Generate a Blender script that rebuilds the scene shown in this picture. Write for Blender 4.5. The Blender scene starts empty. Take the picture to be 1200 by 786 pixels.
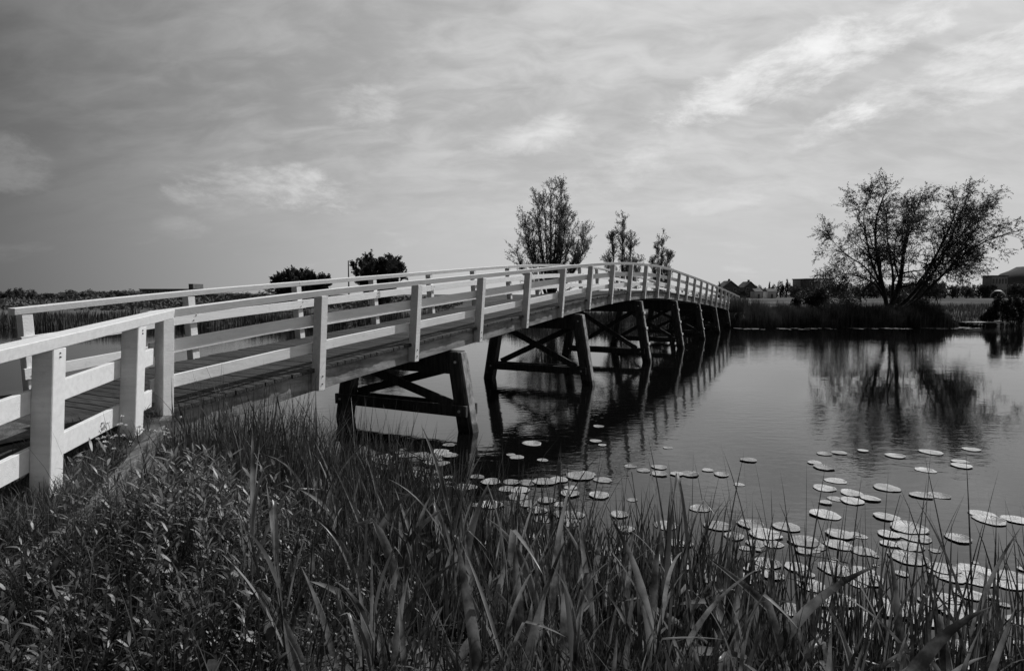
import bpy, math, random
import numpy as np
from mathutils import Vector, Matrix
R = math.radians
random.seed(7)
rng = np.random.default_rng(11)
scene = bpy.context.scene
C = scene.collection

# ------------------------------------------------------------------ camera
EYE = 2.7                                   # metres above the water (z = 0)
cam_d = bpy.data.cameras.new('camera')
cam = bpy.data.objects.new('camera', cam_d)
C.objects.link(cam)
cam.location = (0, 0, EYE)
cam.rotation_euler = (R(90 - 3.98), 0, 0)
cam_d.sensor_width = 36.0
cam_d.lens = 20.7
cam_d.clip_start = 0.05
cam_d.clip_end = 20000
scene.camera = cam

# ------------------------------------------------------------------ sky, sun, exposure
SUN_AZ, SUN_EL = 51.0, 46.0                 # azimuth from +Y towards +X
S = Vector((math.sin(R(SUN_AZ)) * math.cos(R(SUN_EL)), math.cos(R(SUN_AZ)) * math.cos(R(SUN_EL)), math.sin(R(SUN_EL))))
world = bpy.data.worlds.new('World')
scene.world = world
world.use_nodes = True
nt = world.node_tree
nt.nodes.clear()
def N(t, kind, **kw):
    n = t.nodes.new(kind)
    for k, v in kw.items():
        if k.startswith('i_'):
            key = k[2:]
            n.inputs[int(key) if key.isdigit() else key].default_value = v
        else:
            setattr(n, k, v)
    return n
def L(t, a, b): t.links.new(a, b)
def M(t, op, a, b=None, c=None, clamp=False):
    n = t.nodes.new('ShaderNodeMath'); n.operation = op; n.use_clamp = clamp
    for i, v in enumerate((a, b, c)):
        if v is None: continue
        if isinstance(v, (int, float)): n.inputs[i].default_value = v
        else: t.links.new(v, n.inputs[i])
    return n.outputs[0]
def RAMP(t, src, lo, hi, a=0.0, b=1.0, smooth=True):
    n = t.nodes.new('ShaderNodeMapRange'); n.interpolation_type = 'SMOOTHSTEP' if smooth else 'LINEAR'
    n.inputs['From Min'].default_value = lo; n.inputs['From Max'].default_value = hi
    n.inputs['To Min'].default_value = a; n.inputs['To Max'].default_value = b
    t.links.new(src, n.inputs['Value'])
    return n.outputs['Result']

sky = N(nt, 'ShaderNodeTexSky', sky_type='NISHITA', sun_disc=False)
sky.sun_elevation = R(SUN_EL)
sky.sun_rotation = R(SUN_AZ)
sky.altitude = 0; sky.air_density = 1.0; sky.dust_density = 3.0; sky.ozone_density = 1.0
sp = N(nt, 'ShaderNodeSeparateColor')
L(nt, sky.outputs[0], sp.inputs[0])
# black-and-white film behind a red filter: weights on the sky's own colour
bw = M(nt, 'ADD', M(nt, 'MULTIPLY', sp.outputs[0], 0.80), M(nt, 'ADD', M(nt, 'MULTIPLY', sp.outputs[1], 0.15), M(nt, 'MULTIPLY', sp.outputs[2], 0.05)))
tc = N(nt, 'ShaderNodeTexCoord')
sx = N(nt, 'ShaderNodeSeparateXYZ')
L(nt, tc.outputs['Generated'], sx.inputs[0])
zz = M(nt, 'MAXIMUM', sx.outputs[2], 0.0)
den = M(nt, 'ADD', zz, 0.34)
cx_ = M(nt, 'DIVIDE', sx.outputs[0], den)
cy_ = M(nt, 'DIVIDE', sx.outputs[1], den)
cmb = N(nt, 'ShaderNodeCombineXYZ')
L(nt, cx_, cmb.inputs[0]); L(nt, cy_, cmb.inputs[1])
def cloud_noise(scale, rot, stretch, detail, dist, seed):
    mp = N(nt, 'ShaderNodeMapping')
    mp.inputs['Location'].default_value = (seed, seed * .7, seed * 1.3)
    mp.inputs['Rotation'].default_value = (0, 0, R(rot))
    mp.inputs['Scale'].default_value = stretch
    L(nt, cmb.outputs[0], mp.inputs[0])
    n = N(nt, 'ShaderNodeTexNoise', i_Scale=scale, i_Detail=detail, i_Roughness=0.58, i_Distortion=dist)
    L(nt, mp.outputs[0], n.inputs['Vector'])
    return n.outputs[0]
veil = RAMP(nt, M(nt, 'ADD', M(nt, 'MULTIPLY', cloud_noise(1.9, 28, (1, 1.6, 1), 6, 0.4, 3.1), 0.6), M(nt, 'MULTIPLY', cloud_noise(6.0, 34, (1, 2.0, 1), 12, 0.6, 5.7), 0.4)), 0.36, 0.66)
puff = RAMP(nt, cloud_noise(2.1, 22, (1, 1.7, 1), 11, 0.2, 9.4), 0.58, 0.80)
# separate small clouds, each an eroded patch of noise round its own place in the sky
nn1 = N(nt, 'ShaderNodeTexNoise', i_Scale=10.0, i_Detail=14.0, i_Roughness=0.68, i_Distortion=0.25)
mpc = N(nt, 'ShaderNodeMapping'); mpc.inputs['Scale'].default_value = (1, 1, 2.3); mpc.inputs['Rotation'].default_value = (0, R(-14), 0)
L(nt, tc.outputs['Generated'], mpc.inputs[0]); L(nt, mpc.outputs[0], nn1.inputs['Vector'])
patches = None
for az, el, hl, hw, tilt, amp in ((23.5, 18.4, 11.0, 2.3, 15, .85), (37.0, 16.0, 9.0, 2.2, 10, .60), (-21.0, 9.4, 8.0, 2.0, -2, .85), (-13.8, 16.9, 3.4, 1.7, 6, .50), (27.9, 13.7, 3.6, 1.1, 20, .50), (-40.5, 9.7, 3.2, 2.2, -25, .55), (1.7, 14.6, 5.0, 1.6, 12, .40), (10, 11.2, 8, 1.8, 14, .30), (19, 8.6, 5, 1.2, 8, .25), (-29, 5.6, 2.4, .9, 0, .30), (-28.0, 8.4, 2.4, 1.1, 0, .55)):
    a_, e_ = R(az), R(el)
    d0 = Vector((math.sin(a_) * math.cos(e_), math.cos(a_) * math.cos(e_), math.sin(e_)))
    r0 = Vector((math.cos(a_), -math.sin(a_), 0)); u0 = r0.cross(d0)
    e1 = r0 * math.cos(R(tilt)) + u0 * math.sin(R(tilt)); e2 = u0 * math.cos(R(tilt)) - r0 * math.sin(R(tilt))
    def dotn(vec):
        n_ = N(nt, 'ShaderNodeVectorMath', operation='DOT_PRODUCT'); L(nt, tc.outputs['Generated'], n_.inputs[0]); n_.inputs[1].default_value = tuple(vec); return n_.outputs['Value']
    qa = M(nt, 'POWER', M(nt, 'ABSOLUTE', M(nt, 'MULTIPLY', dotn(e1), 1 / math.sin(R(hl)))), 2.0)
    qb = M(nt, 'POWER', M(nt, 'ABSOLUTE', M(nt, 'MULTIPLY', dotn(e2), 1 / math.sin(R(hw)))), 2.0)
    infront = M(nt, 'GREATER_THAN', dotn(d0), 0.3)
    fall = M(nt, 'MULTIPLY', RAMP(nt, M(nt, 'ADD', qa, qb), 0.0, 3.0, 1.0, 0.0), infront)
    pv = M(nt, 'MULTIPLY', RAMP(nt, M(nt, 'ADD', nn1.outputs[0], M(nt, 'MULTIPLY_ADD', fall, 0.50, -0.42)), 0.40, 0.74), amp)
    patches = pv if patches is None else M(nt, 'ADD', patches, pv)
# hazy air and thin high cloud scatter forwards, so the sky pales towards the sun's side
dt = N(nt, 'ShaderNodeVectorMath', operation='DOT_PRODUCT')
L(nt, tc.outputs['Generated'], dt.inputs[0]); dt.inputs[1].default_value = (math.sin(R(SUN_AZ)), math.cos(R(SUN_AZ)), 0)
glow = RAMP(nt, dt.outputs['Value'], -0.38, 0.70)
lowfade = RAMP(nt, zz, 0.02, 0.30)
veil = M(nt, 'ADD', M(nt, 'MULTIPLY', veil, lowfade), M(nt, 'MULTIPLY_ADD', lowfade, -0.5, 0.5))
v1 = M(nt, 'MULTIPLY', M(nt, 'MULTIPLY_ADD', veil, 0.40, 0.82), M(nt, 'MULTIPLY_ADD', glow, 5.15, 0.14))
v2 = M(nt, 'MULTIPLY', M(nt, 'ADD', M(nt, 'MULTIPLY', puff, 0.45), M(nt, 'MULTIPLY', patches, 1.3)), M(nt, 'MULTIPLY_ADD', glow, 1.9, 0.7))
tot = M(nt, 'ADD', M(nt, 'MULTIPLY', bw, 0.05), M(nt, 'ADD', v1, v2))
bg = N(nt, 'ShaderNodeBackground', i_Strength=0.10)
cc = N(nt, 'ShaderNodeCombineColor')
for i in range(3): L(nt, tot, cc.inputs[i])
L(nt, cc.outputs[0], bg.inputs['Color'])
ow = N(nt, 'ShaderNodeOutputWorld')
L(nt, bg.outputs[0], ow.inputs[0])

sun_d = bpy.data.lights.new('sun', 'SUN')
sun_d.energy = 3.8; sun_d.angle = R(0.6); sun_d.color = (1, 1, 1)
sun = bpy.data.objects.new('sun', sun_d)
C.objects.link(sun)
sun.rotation_euler = S.to_track_quat('Z', 'Y').to_euler()
sun.location = (30, 30, 40)

scene.view_settings.view_transform = 'Standard'
scene.view_settings.look = 'None'
scene.view_settings.exposure = 0.0
scene.view_settings.gamma = 1.0
scene.view_settings.use_curve_mapping = False

# ------------------------------------------------------------------ helpers
def tag(o, label=None, cat=None, group=None, kind=None):
    if label: o['label'] = label
    if cat: o['category'] = cat
    if group: o['group'] = group
    if kind: o['kind'] = kind
    return o
def empty(name, loc=(0, 0, 0), rz=0, parent=None):
    o = bpy.data.objects.new(name, None)
    o.empty_display_size = 0.2
    C.objects.link(o)
    o.location = loc; o.rotation_euler = (0, 0, rz)
    if parent: o.parent = parent
    return o
def link(name, me, parent=None, loc=(0, 0, 0), rot=(0, 0, 0), scale=(1, 1, 1)):
    o = bpy.data.objects.new(name, me)
    C.objects.link(o)
    o.location = loc; o.rotation_euler = rot; o.scale = scale
    if parent: o.parent = parent
    return o
def mesh(name, v, f, mat, smooth=False):
    me = bpy.data.meshes.new(name)
    me.from_pydata([tuple(a) for a in v], [], f)
    me.materials.append(mat)
    if smooth: me.polygons.foreach_set('use_smooth', [True] * len(me.polygons))
    me.update()
    return me
def quad_mesh(name, v, q, mat, smooth=False):
    """fast mesh of quads from numpy arrays"""
    me = bpy.data.meshes.new(name)
    v = np.asarray(v, dtype=np.float32).reshape(-1, 3); q = np.asarray(q, dtype=np.int32).reshape(-1, 4)
    me.vertices.add(len(v)); me.vertices.foreach_set('co', v.ravel())
    me.loops.add(q.size); me.loops.foreach_set('vertex_index', q.ravel())
    me.polygons.add(len(q)); me.polygons.foreach_set('loop_start', np.arange(0, q.size, 4, dtype=np.int32))
    me.polygons.foreach_set('loop_total', np.full(len(q), 4, dtype=np.int32))
    if smooth: me.polygons.foreach_set('use_smooth', np.ones(len(q), dtype=bool))
    me.materials.append(mat)
    me.update(calc_edges=True)
    me.validate()
    return me
BOXF = [(0, 3, 2, 1), (4, 5, 6, 7), (0, 1, 5, 4), (1, 2, 6, 5), (2, 3, 7, 6), (3, 0, 4, 7)]
def box_verts(x0, x1, y0, y1, z0, z1):
    return [(x0, y0, z0), (x1, y0, z0), (x1, y1, z0), (x0, y1, z0), (x0, y0, z1), (x1, y0, z1), (x1, y1, z1), (x0, y1, z1)]
class MB:
    def __init__(s): s.v = []; s.f = []
    def add(s, v, f):
        k = len(s.v); s.v += [tuple(a) for a in v]; s.f += [tuple(i + k for i in q) for q in f]
        return s
    def box(s, x0, x1, y0, y1, z0, z1): return s.add(box_verts(x0, x1, y0, y1, z0, z1), BOXF)
    def loft(s, rings, cap=True):
        n = len(rings[0]); v = [p for r in rings for p in r]; f = []
        for i in range(len(rings) - 1):
            for j in range(n):
                k = (j + 1) % n
                f.append((i * n + j, i * n + k, (i + 1) * n + k, (i + 1) * n + j))
        if cap:
            f.append(tuple(range(n - 1, -1, -1))); f.append(tuple((len(rings) - 1) * n + j for j in range(n)))
        return s.add(v, f)
    def bar(s, a, b, w, h, up=(0, 0, 1)):
        a = Vector(a); b = Vector(b); d = (b - a).normalized(); u = Vector(up)
        x = d.cross(u).normalized(); y = x.cross(d).normalized()
        rings = [[p + x * (sx * w / 2) + y * (sy * h / 2) for sx, sy in ((-1, -1), (1, -1), (1, 1), (-1, 1))] for p in (a, b)]
        return s.loft(rings)
    def mesh(s, name, mat, smooth=False, bevel=0):
        me = mesh(name, s.v, s.f, mat, smooth)
        import bmesh
        bm = bmesh.new(); bm.from_mesh(me)
        bmesh.ops.recalc_face_normals(bm, faces=bm.faces)
        if bevel:
            bmesh.ops.bevel(bm, geom=bm.edges[:], offset=bevel, segments=1, affect='EDGES', clamp_overlap=True)
        bm.to_mesh(me); bm.free()
        return me

def surface(name, lo, hi, scale=6.0, rough=0.7, bump=0.0, bscale=30.0, stretch=(1, 1, 1), detail=6.0, spec=0.4, trans=0.0, obj_var=0.0, coord='Object', lo_pos=0.35, hi_pos=0.65, grime=None):
    """grey procedural material: noise between two base values, fine relief, optional translucency"""
    m = bpy.data.materials.new(name); m.use_nodes = True
    t = m.node_tree; t.nodes.clear()
    tcd = N(t, 'ShaderNodeTexCoord')
    mp = N(t, 'ShaderNodeMapping'); mp.inputs['Scale'].default_value = stretch
    L(t, tcd.outputs[coord], mp.inputs[0])
    no = N(t, 'ShaderNodeTexNoise', i_Scale=scale, i_Detail=detail, i_Roughness=0.6)
    L(t, mp.outputs[0], no.inputs['Vector'])
    val = RAMP(t, no.outputs[0], lo_pos, hi_pos, lo, hi)
    if grime:
        g = N(t, 'ShaderNodeTexNoise', i_Scale=grime[0], i_Detail=9.0, i_Roughness=0.7)
        L(t, tcd.outputs[coord], g.inputs['Vector'])
        val = M(t, 'MULTIPLY', val, RAMP(t, g.outputs[0], grime[1], grime[2], grime[3], 1.0))
    if obj_var:
        oi = N(t, 'ShaderNodeObjectInfo')
        val = M(t, 'MULTIPLY', val, M(t, 'MULTIPLY_ADD', oi.outputs['Random'], 2 * obj_var, 1 - obj_var))
    c = N(t, 'ShaderNodeCombineColor')
    for i in range(3): L(t, val, c.inputs[i])
    b = N(t, 'ShaderNodeBsdfPrincipled', i_Roughness=rough)
    b.inputs['Specular IOR Level'].default_value = spec
    L(t, c.outputs[0], b.inputs['Base Color'])
    if bump:
        bn = N(t, 'ShaderNodeTexNoise', i_Scale=bscale, i_Detail=5.0)
        L(t, mp.outputs[0], bn.inputs['Vector'])
        bp = N(t, 'ShaderNodeBump', i_Strength=bump, i_Distance=0.02)
        L(t, bn.outputs[0], bp.inputs['Height']); L(t, bp.outputs[0], b.inputs['Normal'])
    out = N(t, 'ShaderNodeOutputMaterial')
    if trans:
        tr = N(t, 'ShaderNodeBsdfTranslucent'); L(t, c.outputs[0], tr.inputs['Color'])
        mx = N(t, 'ShaderNodeMixShader', i_0=trans)
        L(t, b.outputs[0], mx.inputs[1]); L(t, tr.outputs[0], mx.inputs[2]); L(t, mx.outputs[0], out.inputs[0])
    else:
        L(t, b.outputs[0], out.inputs[0])
    return m

MAT = {}
MAT['paint'] = surface('white_paint', 0.74, 0.82, 3.0, 0.55, 0.45, 34, (1, 7, 7), spec=0.35, grime=(9.0, 0.30, 0.44, 0.86))
MAT['plank'] = surface('weathered_plank', 0.025, 0.07, 3.0, 0.85, 0.5, 22, (8, 1, 8), obj_var=0.22, spec=0.25)
MAT['fascia'] = surface('grey_beam', 0.17, 0.32, 1.6, 0.85, 0.5, 16, (1, 7, 7), spec=0.2, grime=(2.2, 0.35, 0.55, 0.6))
MAT['pile'] = surface('tarred_timber', 0.035, 0.085, 3.0, 0.8, 0.6, 18, (6, 6, 0.8), spec=0.3)
def tide(m):
    t = m.node_tree; b = [n for n in t.nodes if n.type == 'BSDF_PRINCIPLED'][0]; src = b.inputs['Base Color'].links[0].from_socket
    tcd = N(t, 'ShaderNodeTexCoord'); s3 = N(t, 'ShaderNodeSeparateXYZ'); L(t, tcd.outputs['Object'], s3.inputs[0])
    no = N(t, 'ShaderNodeTexNoise', i_Scale=9.0, i_Detail=4.0); L(t, tcd.outputs['Object'], no.inputs[0])
    k = RAMP(t, M(t, 'MULTIPLY_ADD', no.outputs[0], -0.22, s3.outputs[2]), 0.02, 0.12, 0.35, 1.0)
    vm = N(t, 'ShaderNodeVectorMath', operation='SCALE'); L(t, src, vm.inputs[0]); L(t, k, vm.inputs['Scale']); L(t, vm.outputs[0], b.inputs['Base Color'])
    L(t, RAMP(t, M(t, 'MULTIPLY_ADD', no.outputs[0], -0.22, s3.outputs[2]), 0.02, 0.12, 0.25, 0.85), b.inputs['Roughness'])
tide(MAT['pile'])
MAT['pilefront'] = surface('sunlit_side_timber', 0.22, 0.42, 4.0, 0.85, 0.6, 20, (6, 6, 0.7), spec=0.2, grime=(4, 0.35, 0.6, 0.45))  # paler than the piles: sunlight on their outer side put into the colour
tide(MAT['pilefront'])
MAT['bolt'] = surface('iron_bolt', 0.03, 0.06, 20, 0.5)
MAT['clamp'] = surface('galvanised_clamp', 0.55, 0.7, 12, 0.45)
MAT['kerb'] = surface('retaining_timber', 0.08, 0.20, 3.5, 0.85, 0.7, 18, (8, 1, 8), spec=0.2, grime=(4, 0.35, 0.6, 0.5))
MAT['reed'] = surface('reed_leaf', 0.010, 0.095, 7.0, 0.36, spec=0.5, trans=0.30)
MAT['reed_pale'] = surface('dry_reed_leaf', 0.14, 0.30, 2.0, 0.55, spec=0.4, trans=0.25)
MAT['reed_broad'] = surface('broad_reed_blade', 0.03, 0.30, 5.0, 0.34, spec=0.5, trans=0.42)
MAT['weed'] = surface('weed_leaf', 0.015, 0.115, 9.0, 0.44, spec=0.5, trans=0.25)
MAT['weed_bright'] = surface('willowherb_leaf', 0.06, 0.26, 6.0, 0.42, spec=0.5, trans=0.35)
MAT['grass'] = surface('grass_blade', 0.025, 0.10, 2.0, 0.6, spec=0.3, trans=0.25)
MAT['stem'] = surface('plant_stem', 0.06, 0.12, 5.0, 0.6)
MAT['petal'] = surface('white_petal', 0.6, 0.75, 8.0, 0.6)
MAT['bark'] = surface('bark', 0.03, 0.07, 3.0, 0.9, 0.5, 10, (3, 3, 1), spec=0.15)
MAT['leaf_willow'] = surface('willow_leaf', 0.035, 0.085, 0.6, 0.6, spec=0.3, trans=0.25)
MAT['leaf_poplar'] = surface('poplar_leaf', 0.10, 0.19, 0.6, 0.6, spec=0.3, trans=0.45)
MAT['leaf_dark'] = surface('dark_leaf', 0.025, 0.06, 0.5, 0.7, spec=0.25, trans=0.15)
MAT['leaf_far'] = surface('far_leaf', 0.06, 0.11, 0.12, 0.85, spec=0.1, trans=0.1)  # base tone lightened to stand in for haze over the distance
MAT['farreed'] = surface('bank_reed', 0.04, 0.11, 0.35, 0.75, spec=0.2, trans=0.15)
MAT['brick'] = surface('dark_brick', 0.12, 0.18, 0.5, 0.9, spec=0.1)
MAT['render'] = surface('pale_render', 0.26, 0.34, 0.4, 0.9, spec=0.1)
MAT['whitewall'] = surface('white_render', 0.5, 0.65, 0.4, 0.85, spec=0.1)
MAT['roof'] = surface('roof_tile', 0.09, 0.14, 1.0, 0.85, spec=0.1)
MAT['glass'] = surface('window_glass', 0.03, 0.05, 1.0, 0.12, spec=0.6)
MAT['canvas'] = surface('dark_canvas', 0.025, 0.04, 4.0, 0.7)
MAT['canvas_pale'] = surface('pale_canvas', 0.6, 0.7, 4.0, 0.7)
MAT['metal'] = surface('grey_metal', 0.2, 0.3, 4.0, 0.5)
MAT['hill'] = surface('wooded_hill', 0.07, 0.11, 0.02, 0.95, spec=0.05)
MAT['gravel'] = surface('path_gravel', 0.07, 0.14, 9.0, 0.9, 0.8, 60, spec=0.15)
MAT['jetty'] = surface('jetty_board', 0.45, 0.6, 3.0, 0.8)
# lily pad: radial veins on a waxy leaf
def pad_mat():
    m = bpy.data.materials.new('lily_pad'); m.use_nodes = True
    t = m.node_tree; t.nodes.clear()
    tcd = N(t, 'ShaderNodeTexCoord')
    s3 = N(t, 'ShaderNodeSeparateXYZ'); L(t, tcd.outputs['Object'], s3.inputs[0])
    ang = M(t, 'ARCTAN2', s3.outputs[1], s3.outputs[0])
    vein = M(t, 'POWER', M(t, 'ABSOLUTE', M(t, 'COSINE', M(t, 'MULTIPLY', ang, 11.0))), 10.0)
    no = N(t, 'ShaderNodeTexNoise', i_Scale=5.0, i_Detail=6.0); L(t, tcd.outputs['Object'], no.inputs[0])
    oi = N(t, 'ShaderNodeObjectInfo')
    base = RAMP(t, no.outputs[0], 0.3, 0.7, 0.18, 0.33)
    base = M(t, 'MULTIPLY', base, M(t, 'MULTIPLY_ADD', oi.outputs['Random'], 0.8, 0.55))
    spot = N(t, 'ShaderNodeTexNoise', i_Scale=14.0, i_Detail=3.0); L(t, tcd.outputs['Object'], spot.inputs[0])
    base = M(t, 'MULTIPLY', base, RAMP(t, spot.outputs[0], 0.30, 0.44, 0.30, 1.0))
    base = M(t, 'MULTIPLY_ADD', vein, 0.05, base)
    c = N(t, 'ShaderNodeCombineColor')
    for i in range(3): L(t, base, c.inputs[i])
    b = N(t, 'ShaderNodeBsdfPrincipled', i_Roughness=0.5)
    b.inputs['Specular IOR Level'].default_value = 0.5
    L(t, c.outputs[0], b.inputs['Base Color'])
    bp = N(t, 'ShaderNodeBump', i_Strength=0.5, i_Distance=0.01)
    L(t, M(t, 'MULTIPLY_ADD', vein, -0.5, no.outputs[0]), bp.inputs['Height']); L(t, bp.outputs[0], b.inputs['Normal'])
    out = N(t, 'ShaderNodeOutputMaterial'); L(t, b.outputs[0], out.inputs[0])
    return m
MAT['pad'] = pad_mat()
def water_mat():
    m = bpy.data.materials.new('pond_water'); m.use_nodes = True
    t = m.node_tree; t.nodes.clear()
    tcd = N(t, 'ShaderNodeTexCoord')
    b = N(t, 'ShaderNodeBsdfPrincipled', i_Roughness=0.035)
    b.inputs['Base Color'].default_value = (0.003, 0.003, 0.003, 1)
    b.inputs['IOR'].default_value = 1.62
    b.inputs['Specular IOR Level'].default_value = 0.5
    mp = N(t, 'ShaderNodeMapping'); mp.inputs['Rotation'].default_value = (0, 0, R(-20)); mp.inputs['Scale'].default_value = (0.55, 1, 1)
    L(t, tcd.outputs['Object'], mp.inputs[0])
    n1 = N(t, 'ShaderNodeTexNoise', i_Scale=5.5, i_Detail=3.0, i_Roughness=0.5); L(t, mp.outputs[0], n1.inputs[0])
    n2 = N(t, 'ShaderNodeTexNoise', i_Scale=0.8, i_Detail=2.0); L(t, mp.outputs[0], n2.inputs[0])
    n3 = N(t, 'ShaderNodeTexNoise', i_Scale=0.09, i_Detail=3.0); L(t, tcd.outputs['Object'], n3.inputs[0])
    patch = RAMP(t, n3.outputs[0], 0.36, 0.62, 0.15, 1.0)         # breezy and sheltered patches
    h = M(t, 'ADD', M(t, 'MULTIPLY', M(t, 'MULTIPLY', n1.outputs[0], 0.0062), patch), M(t, 'MULTIPLY', n2.outputs[0], 0.004))
    bp = N(t, 'ShaderNodeBump', i_Strength=1.0, i_Distance=1.0)
    L(t, h, bp.inputs['Height']); L(t, bp.outputs[0], b.inputs['Normal'])
    out = N(t, 'ShaderNodeOutputMaterial'); L(t, b.outputs[0], out.inputs[0])
    return m
MAT['water'] = water_mat()
def ground_mat():
    m = bpy.data.materials.new('meadow'); m.use_nodes = True
    t = m.node_tree; t.nodes.clear()
    tcd = N(t, 'ShaderNodeTexCoord')
    mp = N(t, 'ShaderNodeMapping'); mp.inputs['Scale'].default_value = (0.35, 1, 1); mp.inputs['Rotation'].default_value = (0, 0, R(8))
    L(t, tcd.outputs['Object'], mp.inputs[0])
    a = N(t, 'ShaderNodeTexNoise', i_Scale=0.06, i_Detail=6.0); L(t, mp.outputs[0], a.inputs[0])
    f = N(t, 'ShaderNodeTexNoise', i_Scale=3.0, i_Detail=8.0, i_Roughness=0.7); L(t, tcd.outputs['Object'], f.inputs[0])
    v = M(t, 'MULTIPLY', RAMP(t, a.outputs[0], 0.35, 0.62, 0.06, 0.13), RAMP(t, f.outputs[0], 0.3, 0.7, 0.55, 1.3))
    c = N(t, 'ShaderNodeCombineColor')
    for i in range(3): L(t, v, c.inputs[i])
    b = N(t, 'ShaderNodeBsdfPrincipled', i_Roughness=0.95); b.inputs['Specular IOR Level'].default_value = 0.0
    L(t, c.outputs[0], b.inputs['Base Color'])
    bp = N(t, 'ShaderNodeBump', i_Strength=0.8, i_Distance=0.06); L(t, f.outputs[0], bp.inputs['Height']); L(t, bp.outputs[0], b.inputs['Normal'])
    out = N(t, 'ShaderNodeOutputMaterial'); L(t, b.outputs[0], out.inputs[0])
    return m
MAT['ground'] = ground_mat()

# ------------------------------------------------------------------ bridge frame of reference
P0 = np.array([-2.712, 8.289]); U = np.array([0.4549, 0.8905]); RZ = math.atan2(U[1], U[0]); BAY = 2.25; WID = 2.82
LEFT = np.array([-U[1], U[0]])
def to_local(x, y):
    dx, dy = x - P0[0], y - P0[1]
    return dx * U[0] + dy * U[1], dx * LEFT[0] + dy * LEFT[1]
def to_world(s, l, z=0.0):
    p = P0 + U * s + LEFT * l
    return (p[0], p[1], z)
RT = np.array([-3, -2, -1, 0, 1, 2, 3, 4, 5, 6, 7, 8, 9, 10, 11.3, 13.66, 16.8, 20, 23.8, 28])
RH = np.array([-.66, -.40, -.16, .065, .25, .43, .61, .79, .955, 1.095, 1.195, 1.25, 1.265, 1.225, 1.125, .92, .60, .21, -.24, -.72]) + EYE
_m = np.gradient(RH, RT)
def rail_z(t):
    i = int(np.clip(np.searchsorted(RT, t) - 1, 0, len(RT) - 2)); h = RT[i + 1] - RT[i]; x = (t - RT[i]) / h
    return float((2 * x**3 - 3 * x**2 + 1) * RH[i] + (x**3 - 2 * x**2 + x) * h * _m[i] + (-2 * x**3 + 3 * x**2) * RH[i + 1] + (x**3 - x**2) * h * _m[i + 1])
def deck_z(t): return rail_z(t) - 1.10

# ------------------------------------------------------------------ terrain and water
SHX = [-400, -60, -20, -9, -6.5, -4.8, -3.3, -2, -.5, 1, 3, 6, 12, 60, 400]
SHY = [40, 20, 14, 9.5, 8.2, 7.5, 6.7, 6.2, 5.4, 4.5, 3.7, 3.3, 2.9, -4, -60]
FSX = [-600, -120, -40, 0, 15, 20, 28, 36, 37.5, 45, 60, 140, 600]
FSY = [60, 50, 47.5, 48, 48.5, 47.5, 48, 48, 49.5, 50.5, 50, 55, 80]
KERB = [(-3.66, 6.2), (-2.98, 4.0), (-2.25, 1.2), (-1.6, -1.5)]
def sstep(a, b, x):
    x = np.clip((x - a) / (b - a), 0, 1); return x * x * (3 - 2 * x)
def kerb_x(y):
    return np.interp(y, [k[1] for k in KERB][::-1], [k[0] for k in KERB][::-1])
def ground_z(x, y):
    x = np.asarray(x, float); y = np.asarray(y, float)
    d = np.interp(x, SHX, SHY) - y
    near = -0.9 + 0.9 * sstep(-3, 0, d) + 0.30 * sstep(0, .5, d) + 0.75 * sstep(0.3, 3.2, d)
    s, l = to_local(x, y)
    left = (x < kerb_x(y) - .03) & (y < 6.3)
    ramp = 1.14 + 0.26 * sstep(4.0, 6.2, y)
    appr = 1.14 + 0.26 * sstep(-7.0, -3.2, s)
    onappr = (l > -0.4) & (l < 3.2) & (s < -2.3)
    near = np.where(left & (s < -2.2) & (l < 3.2), np.maximum(near, ramp), near)
    side = x - kerb_x(y)
    near = np.where((side >= -.03) & (side < .9) & (y > 1.0) & (y < 6.0), np.maximum(near, ramp - .17 - .45 * np.maximum(side, 0)), near)
    near = np.where(onappr, np.maximum(near, appr), near)
    g = np.interp(x, FSX, FSY)
    e = y - g
    far = -0.9 + 0.9 * sstep(-3, 0, e) + 0.35 * sstep(0, .6, e) + 0.65 * sstep(0.3, 7, e)
    far = far + 0.5 * sstep(4, 14, e) * np.exp(-((x - 62) / 22.0)**2) + 0.10 * np.sin(x * .11 + y * .07) * sstep(10, 30, e) + 0.6 * sstep(120, 900, e)
    tf, lf = s / BAY, l
    ab = (tf > 20.2) & (lf > -1.2) & (lf < 4.0)
    far = np.where(ab, np.maximum(far, np.minimum(2.7 - .24 - 1.2, 1.2)), far)
    return np.maximum(near, far)
gx = np.unique(np.concatenate([np.linspace(-6000, -400, 24), np.linspace(-400, -60, 40), np.linspace(-60, -8, 80), np.linspace(-8, -4.2, 24), np.linspace(-4.2, -1.5, 76), np.linspace(-1.5, 10, 70), np.linspace(10, 90, 140), np.linspace(90, 400, 50), np.linspace(400, 6000, 24)]))
gy = np.unique(np.concatenate([np.linspace(-300, -6, 16), np.linspace(-6, 10, 121), np.linspace(10, 44, 40), np.linspace(44, 66, 74), np.linspace(66, 200, 70), np.linspace(200, 900, 50), np.linspace(900, 9000, 25)]))
X, Y = np.meshgrid(gx, gy)
Z = ground_z(X, Y)
nx, ny = len(gx), len(gy)
idx = np.arange(nx * ny).reshape(ny, nx)
quads = np.stack([idx[:-1, :-1], idx[:-1, 1:], idx[1:, 1:], idx[1:, :-1]], -1).reshape(-1, 4)
g = link('ground', quad_mesh('ground', np.stack([X, Y, Z], -1), quads, MAT['ground'], True))
tag(g, kind='structure')
wv = np.array([(-900, -120, 0), (900, -120, 0), (900, 140, 0), (-900, 140, 0)])
w = link('water', quad_mesh('water', wv, [[0, 1, 2, 3]], MAT['water']))
tag(w, kind='structure')
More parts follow.
